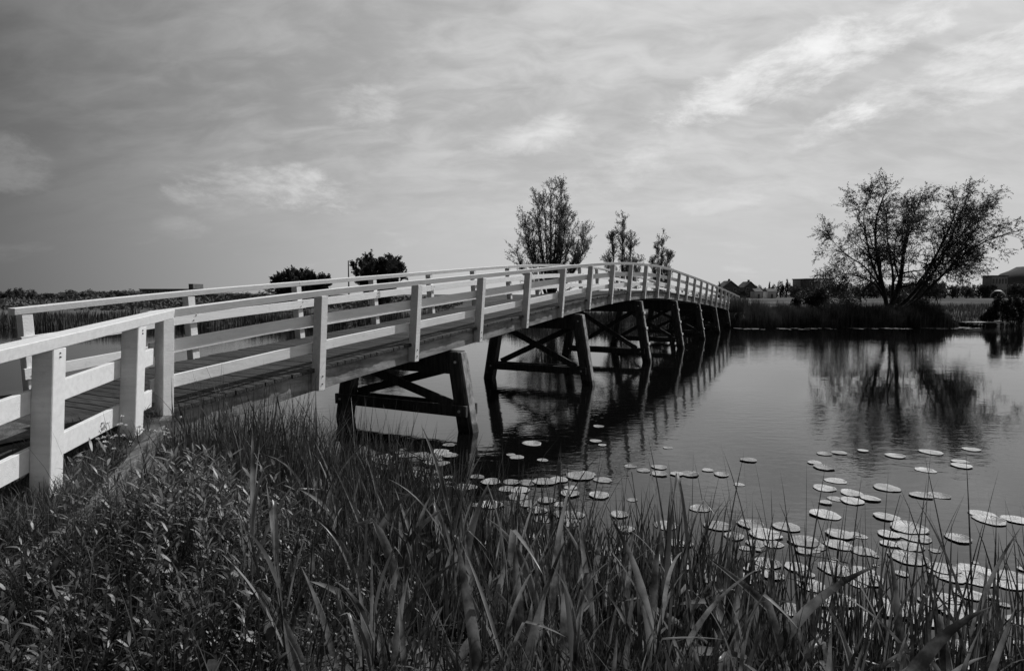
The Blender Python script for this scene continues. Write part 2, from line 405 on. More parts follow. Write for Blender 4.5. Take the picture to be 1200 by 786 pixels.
# gravel path running up to the bridge
rows = []
for i in range(26):
    s = -14 + i * (14 - 3.25) / 25
    for l in (0.02, 0.75, 1.45, 2.1, 2.78):
        x, y, _ = to_world(s, l)
        rows.append((x, y, 1.165 + 0.26 * float(sstep(-7.0, -3.2, s)) + (0.015 if 0.5 < l < 2.3 else 0)))
pq = [[i * 5 + j, i * 5 + j + 1, i * 5 + j + 6, i * 5 + j + 5][::-1] for i in range(25) for j in range(4)]
tag(link('path', quad_mesh('path', rows, pq, MAT['gravel'], True)), kind='structure')
# wooded hill on the right horizon
hv = []; hn = 40
for j in range(13):
    for i in range(hn):
        a = 2 * math.pi * i / hn; r = j / 12
        hv.append((1300 + 185 * r * math.cos(a) * (1 + .06 * math.sin(3 * a)), 1350 + 130 * r * math.sin(a), 1 + 72 * (1 - r**4) ** .6 + rng.uniform(-3.0, 3.0) * (r < .98)))
hq = [[j * hn + i, j * hn + (i + 1) % hn, (j + 1) * hn + (i + 1) % hn, (j + 1) * hn + i] for j in range(12) for i in range(hn)]
tag(link('hill', quad_mesh('hill', hv, np.array(hq)[:, ::-1], MAT['hill'], True)), kind='structure')

# ------------------------------------------------------------------ the bridge
ORG = (P0[0], P0[1], 0)
bridge = empty('footbridge', ORG, RZ)
tag(bridge, 'long arched timber footbridge with white railings on dark battered piles', 'bridge')
LEAN = math.tan(R(4.2)); PIV = 0.70
T0, T1 = -1, 23
def lean_off(side, below):                 # outward offset of a leaning railing at a height below its top
    return (PIV - below) * LEAN * (-1 if side == 'near' else 1)
def base_y(side): return 0.0 if side == 'near' else WID
def sweep(ts, prof, zf, side):
    """prof: list of (y offset towards outside, distance below the rail top)"""
    sg = -1 if side == 'near' else 1
    rings = []
    for t in ts:
        rings.append([(t * BAY, base_y(side) + sg * yo + lean_off(side, b), zf(t) - b) for yo, b in prof])
    m = MB(); m.loft(rings); return m
for side in ('near', 'far'):
    for k in range(T0, T1, 2):
        e0 = 0.14 if k == T0 else -0.002; e1 = 0.002 if k + 2 < T1 else -0.14
        a, b = k - e0 / BAY + (0.05 if False else 0), min(k + 2, T1) - e1 / BAY
        ts = np.linspace(a, b, 9)
        # handrail: top slopes are planed so that its sides lean back underneath
        o = sweep(ts, [(-.105, 0.004), (.085, 0.0), (.062, .088), (-.085, .088)], rail_z, side)
        link('handrail', o.mesh('handrail', MAT['paint'], bevel=0.004), bridge)
    for k in range(T0, T1):
        ts = np.linspace(k - 0.047, k + 1 + .047 - .003, 4)
        for nm, b0, b1 in (('middle_rail', .35, .50), ('lower_rail', .745, .885)) if side == 'near' else (('middle_rail', .365, .515), ('lower_rail', .775, .915)):
            off = random.uniform(-.006, .006)
            o = sweep(ts, [(-.122, b0 + off), (-.078, b0 + off), (-.078, b1 + off), (-.122, b1 + off)], rail_z, side)
            link(nm, o.mesh(nm, MAT['paint'], bevel=0.003), bridge)
    for k in range(T0, T1 + 1):
        sg = -1 if side == 'near' else 1
        zt = rail_z(k)
        rings = []
        for b in (.0885, 0.8, 1.425):
            yc = base_y(side) + lean_off(side, b)
            ya, yb = yc + sg * .072, yc - sg * .078
            x = k * BAY
            rings.append([(x - .062, ya, zt - b), (x + .062, ya, zt - b), (x + .062, yb, zt - b), (x - .062, yb, zt - b)])
        m = MB(); m.loft(rings)
        post = link('post', m.mesh('post', MAT['paint'], bevel=0.006), bridge)
        if k <= 7:
            def bolt(x, y, z, r=.011):
                mb = MB(); ring = lambda yy: [(x + r * math.cos(q * math.pi / 3), yy, z + r * math.sin(q * math.pi / 3)) for q in range(6)]
                mb.loft([ring(y), ring(y - .009)])
                link('bolt', mb.mesh('bolt', MAT['bolt']), post)
            if side == 'near':
                for bb in (1.22, 1.33):
                    bolt(k * BAY, base_y(side) + lean_off(side, bb) - .072, zt - bb)
            elif k <= 3:
                for bb in (.40, .48, .81, .87):
                    bolt(k * BAY + (.025 if bb in (.40, .81) else -.025), base_y(side) + lean_off(side, bb) - .1225, zt - bb, .009)
# deck planks
PW = 0.145
ts0, ts1 = -1.50, 23.4
npl = int((ts1 - ts0) * BAY / PW)
pm = MB(); pm.box(-.069, .069, -1.375, 1.375, -.055, 0)
pme = [None] * 3
for q in range(3):
    pm = MB(); dx = (q - 1) * .006
    pm.box(-.068, .068, -1.36 - abs(dx), 1.36 + dx, -.055, 0); pme[q] = pm.mesh('plank', MAT['plank'], bevel=0.004)
rest = MB()
for i in range(npl):
    s = ts0 * BAY + (i + .5) * PW
    t = s / BAY; z = deck_z(t) + random.uniform(-.003, .003)
    pitch = -math.atan2(deck_z(t + .05) - deck_z(t - .05), .1 * BAY)
    yc = WID / 2 + random.uniform(-.008, .008)
    if i < 240:
        link('plank', pme[i % 3], bridge, (s, yc, z), (0, pitch, random.uniform(-.002, .002)))
    else:
        rest.box(s - .068, s + .068, yc - 1.37, yc + 1.37, z - .055, z)
o = link('plank', rest.mesh('far_planks', MAT['plank']), bridge); o['kind'] = 'stuff'
# edge beams and inner stringers
def beam(y0, y1, top, bot, name, mat, a=-1.05, b=23.3, step=2):
    t = a
    while t < b - .01:
        t2 = min(t + step, b); ts = np.linspace(t, t2 - .0015, 7)
        rings = [[(q * BAY, y0, deck_z(q) - top), (q * BAY, y1, deck_z(q) - top), (q * BAY, y1, deck_z(q) - bot), (q * BAY, y0, deck_z(q) - bot)] for q in ts]
        m = MB(); m.loft(rings); link(name, m.mesh(name, mat, bevel=0.004), bridge); t = t2
beam(.115, .235, .062, .335, 'edge_beam', MAT['fascia'], step=3)
beam(WID - .235, WID - .115, .062, .335, 'edge_beam', MAT['fascia'], step=3)
for yy in (.85, 1.41, 1.97): beam(yy - .07, yy + .07, .062, .34, 'stringer', MAT['pile'], step=6)
# pile bents
for bi, t in enumerate([1.65 + 3 * k for k in range(7)]):
    s = t * BAY; zt = deck_z(t) - .37
    H2 = zt - .05
    m = MB(); m.box(s - .15, s + .15, -.02, WID + .02, zt - .46, zt - .012)
    link('cap_beam', m.mesh('cap_beam', MAT['pile'], bevel=.01), bridge)
    bat = .17
    for side in (0, 1):
        sg = -1 if side == 0 else 1
        yt = .10 if side == 0 else WID - .10
        yb0 = yt + sg * bat * (zt + .02)
        def yy(z): return yt + sg * bat * (zt - z)
        rings = []
        for z in (-1.0, 0.5, zt - .02):
            yc = yy(z)
            rings.append([(s - .16, yc - .14, z), (s + .12, yc - .14, z), (s + .12, yc + .14, z), (s - .16, yc + .14, z)])
        mm = MB(); mm.loft(rings)
        link('pile', mm.mesh('pile', MAT['pile'], bevel=.012), bridge)
        # fender plank up the outer face, its pale tone paints the pile's sunlit side
        rings = []
        for z in (-.6, zt * .5, zt - .03):
            yc = yy(z) + sg * .142
            rings.append([(s - .13, yc, z), (s + .10, yc, z), (s + .10, yc + sg * .05, z), (s - .13, yc + sg * .05, z)])
        mm = MB(); mm.loft(rings)
        fp = link('fender_plank', mm.mesh('fender_plank', MAT['pilefront'], bevel=.008), bridge)
        if bi in (2, 3, 4):
            for z in (zt * .30, zt * .55, zt * .8):
                yc = yy(z) + sg * .20
                cm = MB(); cm.box(s - .15, s + .12, min(yc, yc + sg * .03), max(yc, yc + sg * .03), z - .05, z + .05)
                link('clamp', cm.mesh('clamp', MAT['clamp'], bevel=.005), fp)
    zb = .43
    for dx in (-.205, .165):
        if dx > 0 and bi > 3: continue
        m = MB(); m.box(s + dx - .04, s + dx + .04, -.27, WID + .27, zb - .11, zb + .11)
        link('tie_beam', m.mesh('tie_beam', MAT['pile'], bevel=.008), bridge)
    for yb_ in (.02, WID - .02):
        for zz_ in (zb, zt - .22):
            mb = MB(); yo = yb_ + (-.14 if yb_ < 1 else .14) * (1 if zz_ == zb else 0)
            ring = lambda xx: [(xx, yo + .028 * math.cos(q * math.pi / 3), zz_ + .028 * math.sin(q * math.pi / 3)) for q in range(6)]
            xf = s - .2455 if zz_ == zb else s - .1505
            mb.loft([ring(xf), ring(xf - .025)]); link('bolt', mb.mesh('bolt', MAT['clamp']), bridge)
    ztop = zt - .30
    for q, (ya, yb) in enumerate(((.05, WID - .05), (WID - .05, .05))):
        m = MB(); m.bar((s - .205 + q * .37, ya, zb + .12), (s - .205 + q * .37, yb, ztop), .07, .17, up=(0, 0, 1))
        link('cross_brace', m.mesh('cross_brace', MAT['pile'], bevel=.006), bridge)
# abutment boards under the landward ends
for side_t, nm in ((-1.12, 0), (21.6, 1)):
    s = side_t * BAY
    for q in range(5):
        z = deck_z(side_t) - .40 - q * .22
        m = MB(); m.box(s - .05, s + .05, -.1, WID + .1, z - .108, z + .108)
        link('abutment_board', m.mesh('abutment_board', MAT['kerb'], bevel=.006), bridge)

# ------------------------------------------------------------------ white approach railing (near side) and the one on the far side
def fence(name, pts, label, postz, mid=True):
    """pts: plan points with rail-top heights; posts is a list of fractions"""
    base = Vector((pts[0][0], pts[0][1], 0))
    root = empty(name, base)
    tag(root, label, 'railing')
    P = [Vector(p) for p in pts]
    d = (P[-1] - P[0]); d2 = Vector((d.x, d.y, 0)).normalized(); out = Vector((-d2.y, d2.x, 0))
    if out.x < 0 and mid: out = -out
    def at(f):
        q = P[0].lerp(P[-1], f); return q
    def strip(prof, f0, f1):
        rings = []
        for f in np.linspace(f0, f1, 5):
            q = at(f)
            rings.append([q - base + out * (yo + (PIV - b) * LEAN) + Vector((0, 0, -b)) for yo, b in prof])
        m = MB(); m.loft(rings); return m
    link('handrail', strip([(-.105, .004), (.085, 0), (.075, .092), (-.085, .092)], -0.02, 1.02).mesh('handrail', MAT['paint'], bevel=.004), root)
    if mid:
        for nm, b0, b1 in (('middle_rail', .395, .565), ('lower_rail', .83, 1.01)):
            link(nm, strip([(-.122, b0), (-.078, b0), (-.078, b1), (-.122, b1)], 0.0, 1.0).mesh(nm, MAT['paint'], bevel=.003), root)
    for f, zb in postz:
        q = at(f); rings = []
        for b in (.0925, .7, q.z - zb):
            c = q - base + out * ((PIV - b) * LEAN) + Vector((0, 0, -b))
            rings.append([c + out * .072 + d2 * .075, c + out * .072 - d2 * .075, c - out * .078 - d2 * .075, c - out * .078 + d2 * .075])
        m = MB(); m.loft(rings)
        po = link('post', m.mesh('post', MAT['paint'], bevel=.006), root)
        c = q - base + out * (.072 + (PIV - .16) * LEAN) + Vector((0, 0, -.16))
        for dz in (0, .03):
            mb = MB(); ring = lambda k: [c + out * k + d2 * (.007 * math.cos(a * math.pi / 3)) + Vector((0, 0, dz + .007 * math.sin(a * math.pi / 3))) for a in range(6)]
            mb.loft([ring(-.002), ring(.008)]); link('bolt', mb.mesh('bolt', MAT['bolt']), po)
    return root
fence('approach_railing', [(-3.68, 6.12, EYE - .165), (-3.28, 2.1, EYE - .50)],
      'bright white railing in the left foreground, turning off from the bridge corner', [(.135, 1.0), (.43, .85), (.80, .8)])
fc = to_world(-1 * BAY, WID)
fence('approach_railing', [(fc[0] - .25, fc[1] - .1, EYE - .60), (fc[0] - 3.6, fc[1] - 2.4, EYE - .75)],
      'thin low white rail leading off the left end of the far railing', [(.5, .8), (.95, .7)], mid=False)

# ------------------------------------------------------------------ timber retaining edge beside the approach
kb = empty('retaining_edge', (KERB[0][0], KERB[0][1], 0))
tag(kb, 'weathered timber retaining edge running from the bridge corner into the grass', 'retaining wall')
kz = lambda y: 1.15 + .24 * float(sstep(4.0, 6.2, y))
for a, b in zip(KERB[:-1], KERB[1:]):
    A = Vector((a[0], a[1], 0)); B = Vector((b[0], b[1], 0)); d = (B - A).normalized()
    za, zb_ = kz(a[1]), kz(b[1])
    o0 = Vector(kb.location)
    for r in range(3):
        h0 = Vector((0, 0, -.065 - r * .175 + (0.01 if r == 0 else 0)))
        m = MB(); m.bar(A - o0 + Vector((.004 * r, 0, za)) + h0, B - o0 - d * .004 + Vector((.004 * r, 0, zb_)) + h0, .10 - .012 * r, .17)
        link('board', m.mesh('board', MAT['kerb'], bevel=.006), kb)

# ------------------------------------------------------------------ vegetation builders
def ribbons(base, az, lean, bend, length, width, nseg=6, roll=None, prof='blade', crease=0.0, kink=0.0):
    """curved tapering leaf ribbons; returns verts, quads"""
    n = len(base); k = np.linspace(0, 1, nseg + 1)
    th = lean[:, None] + bend[:, None] * k[None, :] ** 1.6
    if kink:
        hit = rng.uniform(size=n) < kink; at_ = rng.uniform(.35, .85, n); ang = rng.uniform(.6, 2.0, n)
        th = th + np.where(hit[:, None] & (k[None, :] > at_[:, None]), ang[:, None], 0)
    dl = length[:, None] / nseg
    dx = np.sin(th) * dl; dz = np.cos(th) * dl
    hx = np.concatenate([np.zeros((n, 1)), np.cumsum(dx[:, :-1], 1)], 1)
    hz = np.concatenate([np.zeros((n, 1)), np.cumsum(dz[:, :-1], 1)], 1)
    ca, sa = np.cos(az)[:, None], np.sin(az)[:, None]
    cen = np.stack([base[:, 0:1] + hx * ca, base[:, 1:2] + hx * sa, base[:, 2:3] + hz], -1)
    if roll is None: roll = rng.uniform(-1.2, 1.2, n)
    if prof == 'blade': wp = np.minimum(1, (1 - k) * 2.2) ** .8 * (0.75 + .25 * np.minimum(1, k * 4))
    elif prof == 'long': wp = (k + .04) ** .4 * np.maximum(1 - k, 0) ** .85 * 1.75
    else: wp = np.sin(np.pi * np.clip(k * .93 + .07, 0, 1)) ** .8
    cr, sr = np.cos(roll)[:, None], np.sin(roll)[:, None]
    # side vector = perpendicular (horizontal) rolled about the leaf axis
    px, py = -sa, ca
    nxv, nyv, nzv = np.cos(th) * ca, np.cos(th) * sa, -np.sin(th)
    side = np.stack([px * cr + nxv * sr, py * cr + nyv * sr, nzv * sr + 0 * th], -1)
    wv_ = (width[:, None] * wp[None, :] * .5)[..., None]
    if crease:
        nv = np.stack([-px * sr + nxv * cr, -py * sr + nyv * cr, nzv * cr + 0 * th], -1)
        v = np.stack([cen - side * wv_, cen + nv * wv_ * crease, cen + side * wv_], 2)
        i0 = (np.arange(n) * (nseg + 1) * 3)[:, None] + np.arange(nseg)[None, :] * 3
        q = np.concatenate([np.stack([i0, i0 + 1, i0 + 4, i0 + 3], -1).reshape(-1, 4), np.stack([i0 + 1, i0 + 2, i0 + 5, i0 + 4], -1).reshape(-1, 4)])
        return v.reshape(-1, 3), q
    v = np.stack([cen - side * wv_, cen + side * wv_], 2)      # n, seg+1, 2, 3
    i0 = (np.arange(n) * (nseg + 1) * 2)[:, None] + np.arange(nseg)[None, :] * 2
    q = np.stack([i0, i0 + 1, i0 + 3, i0 + 2], -1)
    return v.reshape(-1, 3), q.reshape(-1, 4)
class VQ:
    def __init__(s): s.v = []; s.q = []; s.n = 0
    def add(s, v, q): s.v.append(v); s.q.append(q + s.n); s.n += len(v)
    def mesh(s, name, mat, smooth=False): return quad_mesh(name, np.concatenate(s.v), np.concatenate(s.q), mat, smooth)
def tube(pts, rad, sides=5):
    pts = np.asarray(pts, float); rad = np.asarray(rad, float); n = len(pts)
    d = np.gradient(pts, axis=0); d /= np.linalg.norm(d, axis=1)[:, None] + 1e-9
    ref = np.where(np.abs(d[:, 2:3]) > .9, np.array([[1., 0, 0]]), np.array([[0, 0, 1.]]))
    a = np.cross(d, ref); a /= np.linalg.norm(a, axis=1)[:, None] + 1e-9
    b = np.cross(d, a)
    ph = np.linspace(0, 2 * np.pi, sides, endpoint=False)
    v = pts[:, None] + rad[:, None, None] * (np.cos(ph)[None, :, None] * a[:, None] + np.sin(ph)[None, :, None] * b[:, None])
    i = np.arange(n - 1)[:, None] * sides; j = np.arange(sides)[None, :]; j2 = (j + 1) % sides
    q = np.stack([i + j, i + j2, i + sides + j2, i + sides + j], -1).reshape(-1, 4)
    return v.reshape(-1, 3), q
def leaf_quads(cen, dirv, length, width):
    n = len(cen)
    dirv = dirv / (np.linalg.norm(dirv, axis=1)[:, None] + 1e-9)
    r = rng.normal(size=(n, 3)); sd = np.cross(dirv, r); sd /= np.linalg.norm(sd, axis=1)[:, None] + 1e-9
    l = length[:, None]; wd = width[:, None] * .5
    v = np.stack([cen, cen + dirv * l * .5 + sd * wd, cen + dirv * l, cen + dirv * l * .5 - sd * wd], 1)
    q = np.arange(n * 4).reshape(n, 4)
    return v.reshape(-1, 3), q

def resample(pts, n):
    pts = np.asarray(pts, float); d = np.r_[0, np.cumsum(np.linalg.norm(np.diff(pts, axis=0), axis=1))]
    # Catmull-Rom style smoothing through cubic interpolation of each coordinate
    t = np.linspace(0, d[-1], n); out = np.stack([np.interp(t, d, pts[:, k]) for k in range(3)], -1)
    for _ in range(2): out[1:-1] = .25 * out[:-2] + .5 * out[1:-1] + .25 * out[2:]
    return out
def branch_tree(stems, r0, levels, leaf, twig_len, spread, up, n_child, sides=6, start=.3, leaf_n=10, droop=0.0):
    """stems: polylines. returns wood VQ and leaf VQ"""
    wood = VQ(); lv = VQ(); cens = []; dirs = []
    def rec(pts, ra, rb, lev):
        n = len(pts)
        wood.add(*tube(pts, np.linspace(ra, rb, n), max(3, sides - lev)))
        ln = np.sum(np.linalg.norm(np.diff(pts, axis=0), axis=1))
        if lev >= levels:
            m = leaf_n
            f = rng.uniform(.12, 1.0, m); i = f * (n - 1); lo = np.floor(i).astype(int).clip(0, n - 2); fr = (i - lo)[:, None]
            p = pts[lo] * (1 - fr) + pts[lo + 1] * fr
            ax = pts[lo + 1] - pts[lo]; ax /= np.linalg.norm(ax, axis=1)[:, None] + 1e-9
            cens.append(p + rng.normal(size=(m, 3)) * .03); dirs.append(ax * .8 + rng.normal(size=(m, 3)) * .7 + np.array([0, 0, -droop]))
            return
        m = n_child[lev]
        for _ in range(m):
            f = start + (1 - start) * rng.uniform() ** .75 if lev == 0 else rng.uniform(.2, 1)
            i = f * (n - 1); lo = int(min(n - 2, math.floor(i))); p = pts[lo] + (pts[lo + 1] - pts[lo]) * (i - lo)
            ax = pts[lo + 1] - pts[lo]; ax = ax / (np.linalg.norm(ax) + 1e-9)
            d = ax * 1.0 + rng.normal(size=3) * spread; d[2] += up; d /= np.linalg.norm(d)
            cl = twig_len[lev] * rng.uniform(.6, 1.25) * (1.15 - .45 * f)
            kk = 5; cp = [p]
            dd = d.copy()
            for _k in range(kk):
                dd = dd + rng.normal(size=3) * .14; dd[2] -= droop * .10; dd /= np.linalg.norm(dd); cp.append(cp[-1] + dd * cl / kk)
            rr = (ra + (rb - ra) * f) * .5
            rec(np.array(cp), max(rr, .006), max(rr * .3, .004), lev + 1)
    for st, r in zip(stems, r0):
        rec(st, r, r * .16, 0)
    cen = np.concatenate(cens); dr = np.concatenate(dirs); nn = len(cen)
    lv.add(*leaf_quads(cen, dr, rng.uniform(.7, 1.3, nn) * leaf[0], rng.uniform(.7, 1.3, nn) * leaf[1]))
    return wood, lv
def make_tree(name, loc, wood, lv, label, leafmat, cat='tree', group=None, barkmat=None):
    root = empty(name, loc); tag(root, label, cat, group)
    link('trunk', wood.mesh('trunk', barkmat or MAT['bark'], True), root)
    link('crown', lv.mesh('crown', leafmat), root)
    return root

# ------------------------------------------------------------------ the willow on the far bank
K = 0.0168
def W(px, py, dep=0.0): return ((px - 315) * K * 1.02, dep, (655 - py) * K * 1.09)
st = []; sr = []
def stem(pts, r, dep):
    n = len(pts); P = [W(x, y, dep * i / (n - 1)) for i, (x, y) in enumerate(pts)]
    st.append(resample(P, 14)); sr.append(r * .8)
stem([(315, 650), (300, 590), (270, 510), (235, 400), (208, 270), (215, 150), (258, 60)], .24, -.8)
stem([(320, 650), (335, 590), (385, 520), (388, 430), (400, 320), (430, 200), (492, 80)], .30, .6)
stem([(325, 650), (350, 560), (372, 470), (360, 360), (350, 240), (370, 150)], .18, 2.2)
stem([(330, 650), (370, 610), (440, 545), (490, 430), (530, 330), (568, 230), (590, 110)], .22, -1.6)
stem([(335, 655), (395, 640), (460, 595), (540, 500), (620, 400), (690, 250), (768, 68)], .22, 1.5)
stem([(335, 655), (400, 630), (470, 560), (560, 450), (650, 350), (760, 290), (880, 262)], .18, -2.2)
stem([(300, 590), (255, 500), (180, 470), (110, 450), (60, 480)], .12, 1.5)
stem([(270, 510), (190, 380), (150, 280), (110, 190), (130, 100)], .13, -2.0)
stem([(285, 540), (215, 420), (130, 360), (70, 270)], .11, 2.4)
stem([(380, 520), (300, 400), (270, 300), (300, 190)], .11, -2.6)
stem([(490, 430), (600, 380), (700, 370), (800, 330)], .10, 2.4)
stem([(540, 500), (640, 440), (740, 410), (760, 430)], .08, .5)
stem([(620, 400), (720, 300), (800, 210), (830, 150)], .10, 1.0)
stem([(450, 520), (520, 400), (640, 260), (680, 150)], .11, -2.0)
stem([(350, 560), (420, 400), (480, 280), (540, 200)], .11, 3.0)
wood, lv = branch_tree(st, sr, 2, (.18, .052), (2.35, 1.2), .76, .14, (28, 10), 7, .20, 14, .35)
make_tree('willow_tree', (33.5, 52.5, .95), wood, lv, 'large leaning multi-stemmed willow on the far bank, right', MAT['leaf_willow'])
# twigs sprouting low round its foot
def tuft_tree(h, wdt, nst, leafn, r=.06, leaf=(.2, .07), lev=(8, 5), tl=(1.3, .6), spread=.35, up=.35):
    ss = []; rr = []
    for i in range(nst):
        a = rng.uniform(0, 6.283); f = rng.uniform(.15, 1) ** .7
        top = np.array([math.cos(a) * wdt * .5 * f, math.sin(a) * wdt * .5 * f, h * (1 - .30 * f * f * rng.uniform(.5, 1.3))])
        mid = top * np.array([.45, .45, .45]) + rng.normal(size=3) * .12
        ss.append(resample([(0, 0, 0), mid * .5, mid, top], 8)); rr.append(r * rng.uniform(.6, 1.1))
    return branch_tree(ss, rr, 2, leaf, tl, spread, up, lev, 5, .15, leafn)

# ------------------------------------------------------------------ upright poplars behind the bridge
def poplar(h, w, nst, seed_shape, leaf=(.28, .17), leafn=7, lev=(13, 5), tl=(1.7, .8), up=.55, spread=.42):
    ss = []; rr = []
    for i in range(nst):
        f = 0 if i == 0 else seed_shape[(i - 1) % len(seed_shape)][0]
        hh = 1.0 if i == 0 else seed_shape[(i - 1) % len(seed_shape)][1]
        yy = rng.uniform(-.35, .35) * w * (0 if i == 0 else 1)
        top = np.array([f * w * .5, yy, h * hh]); low = np.array([f * w * .18, yy * .4, h * hh * .28])
        mid = np.array([f * w * .42, yy * .8, h * hh * .62])
        ss.append(resample([(0, 0, 0), low, mid, top], 12)); rr.append(.017 * h * (1 if i == 0 else .6))
    return branch_tree(ss, rr, 2, leaf, tl, spread, up, lev, 5, .18, leafn)
D = 78.0
wd_, lv = poplar(15.6, 10.0, 17, [(-.35, .93), (-.68, .72), (.25, .97), (.35, .84), (.92, .62), (-.15, .9), (-.92, .5), (.66, .5), (.5, .7), (-.5, .6), (.1, .8)], leafn=8, lev=(32, 10), leaf=(.15, .075), tl=(2.3, .9), spread=.55)
make_tree('poplar_tree', (5.1, D, 1.0), wd_, lv, 'tallest of the three upright trees standing behind the bridge', MAT['leaf_poplar'], group='upright trees behind the bridge')
wd_, lv = poplar(11.4, 4.8, 9, [(-.5, .8), (.5, .78), (.75, .5), (-.8, .55), (.2, .9)], leafn=8, lev=(28, 9), tl=(1.5, .8), leaf=(.15, .075), spread=.5)
make_tree('poplar_tree', (14.5, D, 1.0), wd_, lv, 'middle-sized of the three upright trees behind the top of the bridge', MAT['leaf_poplar'], group='upright trees behind the bridge')
wd_, lv = poplar(9.4, 3.2, 7, [(.65, .72), (-.6, .62), (-.3, .8), (.3, .5)], leafn=9, lev=(24, 8), tl=(1.15, .7), leaf=(.15, .075), spread=.5)
make_tree('poplar_tree', (19.7, D, 1.0), wd_, lv, 'smallest and slimmest of the three upright trees behind the bridge', MAT['leaf_poplar'], group='upright trees behind the bridge')

# ------------------------------------------------------------------ rounded shrubs on the left far bank
def blob_crown(n, rx, ry, rz, lumps, leaf):
    cen = []
    lc = [np.array([rng.uniform(-.7, .7) * rx, rng.uniform(-.6, .6) * ry, rz * rng.uniform(.25, 1.0)]) for _ in range(lumps)]
    ls = [rng.uniform(.22, .42) for _ in range(lumps)]
    per = n // lumps
    for c, s_ in zip(lc, ls):
        d = rng.normal(size=(per, 3)); d /= np.linalg.norm(d, axis=1)[:, None]
        rad = rng.uniform(.25, 1.08, per) ** .5
        cen.append(c + d * rad[:, None] * np.array([rx, ry, rz]) * s_ * (1 - .35 * abs(c[0]) / rx))
    cen = np.concatenate(cen); cen = cen[cen[:, 2] > 0.02]
    v = VQ(); nn = len(cen)
    v.add(*leaf_quads(cen, rng.normal(size=(nn, 3)), rng.uniform(.7, 1.4, nn) * leaf, rng.uniform(.6, 1.2, nn) * leaf * .6))
    return v
def trunk_vq(h, r, n=5, wdt=.5):
    v = VQ(); v.add(*tube(resample([(0, 0, -.2), (.05, 0, h * .5), (0, .05, h)], 6), np.linspace(r, r * .4, 6), 6))
    for i in range(n):
        a = rng.uniform(0, 6.28); v.add(*tube(resample([(0, 0, h * .3), (math.cos(a) * wdt * .5, math.sin(a) * wdt * .5, h * .8), (math.cos(a) * wdt, math.sin(a) * wdt, h * 1.3)], 5), np.linspace(r * .5, r * .15, 5), 4))
    return v
wv0, lv0 = tuft_tree(3.6, 5.4, 34, 24, .06, (.17, .08), (12, 7), (1.0, .5), .5, .15)
make_tree('shrub', (-20.7, 58, .95), wv0, lv0, 'low rounded dark shrub showing over the far railing, left of the pole', MAT['leaf_dark'], 'shrub')
wv1, lv1 = tuft_tree(5.0, 6.0, 34, 26, .06, (.17, .08), (12, 7), (1.1, .55))
make_tree('shrub', (-12.9, 58, .95), wv1, lv1, 'taller pointed dark shrub showing over the railing, right of the pole', MAT['leaf_dark'], 'shrub')
# thin mast between the two shrubs
mast = MB(); mast.loft([[(.17 * math.cos(a), .17 * math.sin(a), 0) for a in np.linspace(0, 6.283, 6, endpoint=False)], [(.10 * math.cos(a), .10 * math.sin(a), 8.5) for a in np.linspace(0, 6.283, 6, endpoint=False)]])
mr = empty('mast', (-32.6, 118, .9)); tag(mr, 'thin dark mast standing between the two shrubs on the horizon', 'mast')
link('pole', mast.mesh('pole', MAT['bark']), mr)
fm = MB(); fm.box(-.16, .16, -.16, .16, -.1, .12); link('foot', fm.mesh('foot', MAT['metal']), mr)

# ------------------------------------------------------------------ far bank reeds (nobody could count them)
def reed_belt(name, label, x0, x1, depth, n, h, mat, hvar=.3, wdt=.035, inland=.0):
    x = rng.uniform(x0, x1, n); off = rng.uniform(-.5, depth, n) + inland
    y = np.interp(x, FSX, FSY) + off
    zg = np.maximum(ground_z(x, y), -.1)
    taper = np.clip(np.minimum(x - x0, x1 - x) / 1.5, .25, 1)
    clump = .78 + .22 * np.sin(x * 1.3) * np.sin(x * .37 + 1) + .15 * np.sin(x * 3.1)
    ln = h * rng.uniform(1 - hvar, 1 + hvar, n) * taper * clump
    v, q = ribbons(np.stack([x, y, zg], -1), rng.uniform(0, 6.283, n), rng.uniform(0, .14, n), rng.uniform(0, .5, n), ln, rng.uniform(.6, 1.3, n) * wdt, 3)
    vq = VQ(); vq.add(v, q)
    o = link(name, vq.mesh(name, mat)); tag(o, label, 'reeds', kind='stuff'); return o
reed_belt('far_reeds', 'dark belt of reeds along the far bank below the willow', 17.0, 36.6, 3.2, 14000, 1.55, MAT['farreed'])
reed_belt('far_reeds', 'dark reed fringe along the far bank seen through the bridge railings', -75, 17.2, 3.0, 15000, 1.0, MAT['farreed'], wdt=.06)
reed_belt('bank_grass', 'short dark grass along the right far bank', 36.6, 95, 4.0, 8000, .34, MAT['grass'], wdt=.05)
reed_belt('bank_tussocks', 'rough grass behind the far reed belt', 14, 60, 10, 9000, .55, MAT['grass'], wdt=.05, inland=3.2)

n = 26000; x = rng.uniform(-125, -8, n); y = rng.uniform(62, 100, n)
hh = .85 + .35 * np.sin(x * .35 + 1) * np.sin(x * .13 + y * .11) + .2 * np.sin(x * .9 + y * .4)
zc_ = ground_z(x, y) + hh * rng.uniform(.02, 1, n) ** .6
vq = VQ(); vq.add(*leaf_quads(np.stack([x, y, zc_], -1), rng.normal(size=(n, 3)), rng.uniform(.3, .7, n), rng.uniform(.2, .4, n)))
tag(link('distant_scrub', vq.mesh('distant_scrub', MAT['leaf_far'])), 'dark low scrub beyond the left far bank', 'scrub', kind='stuff')

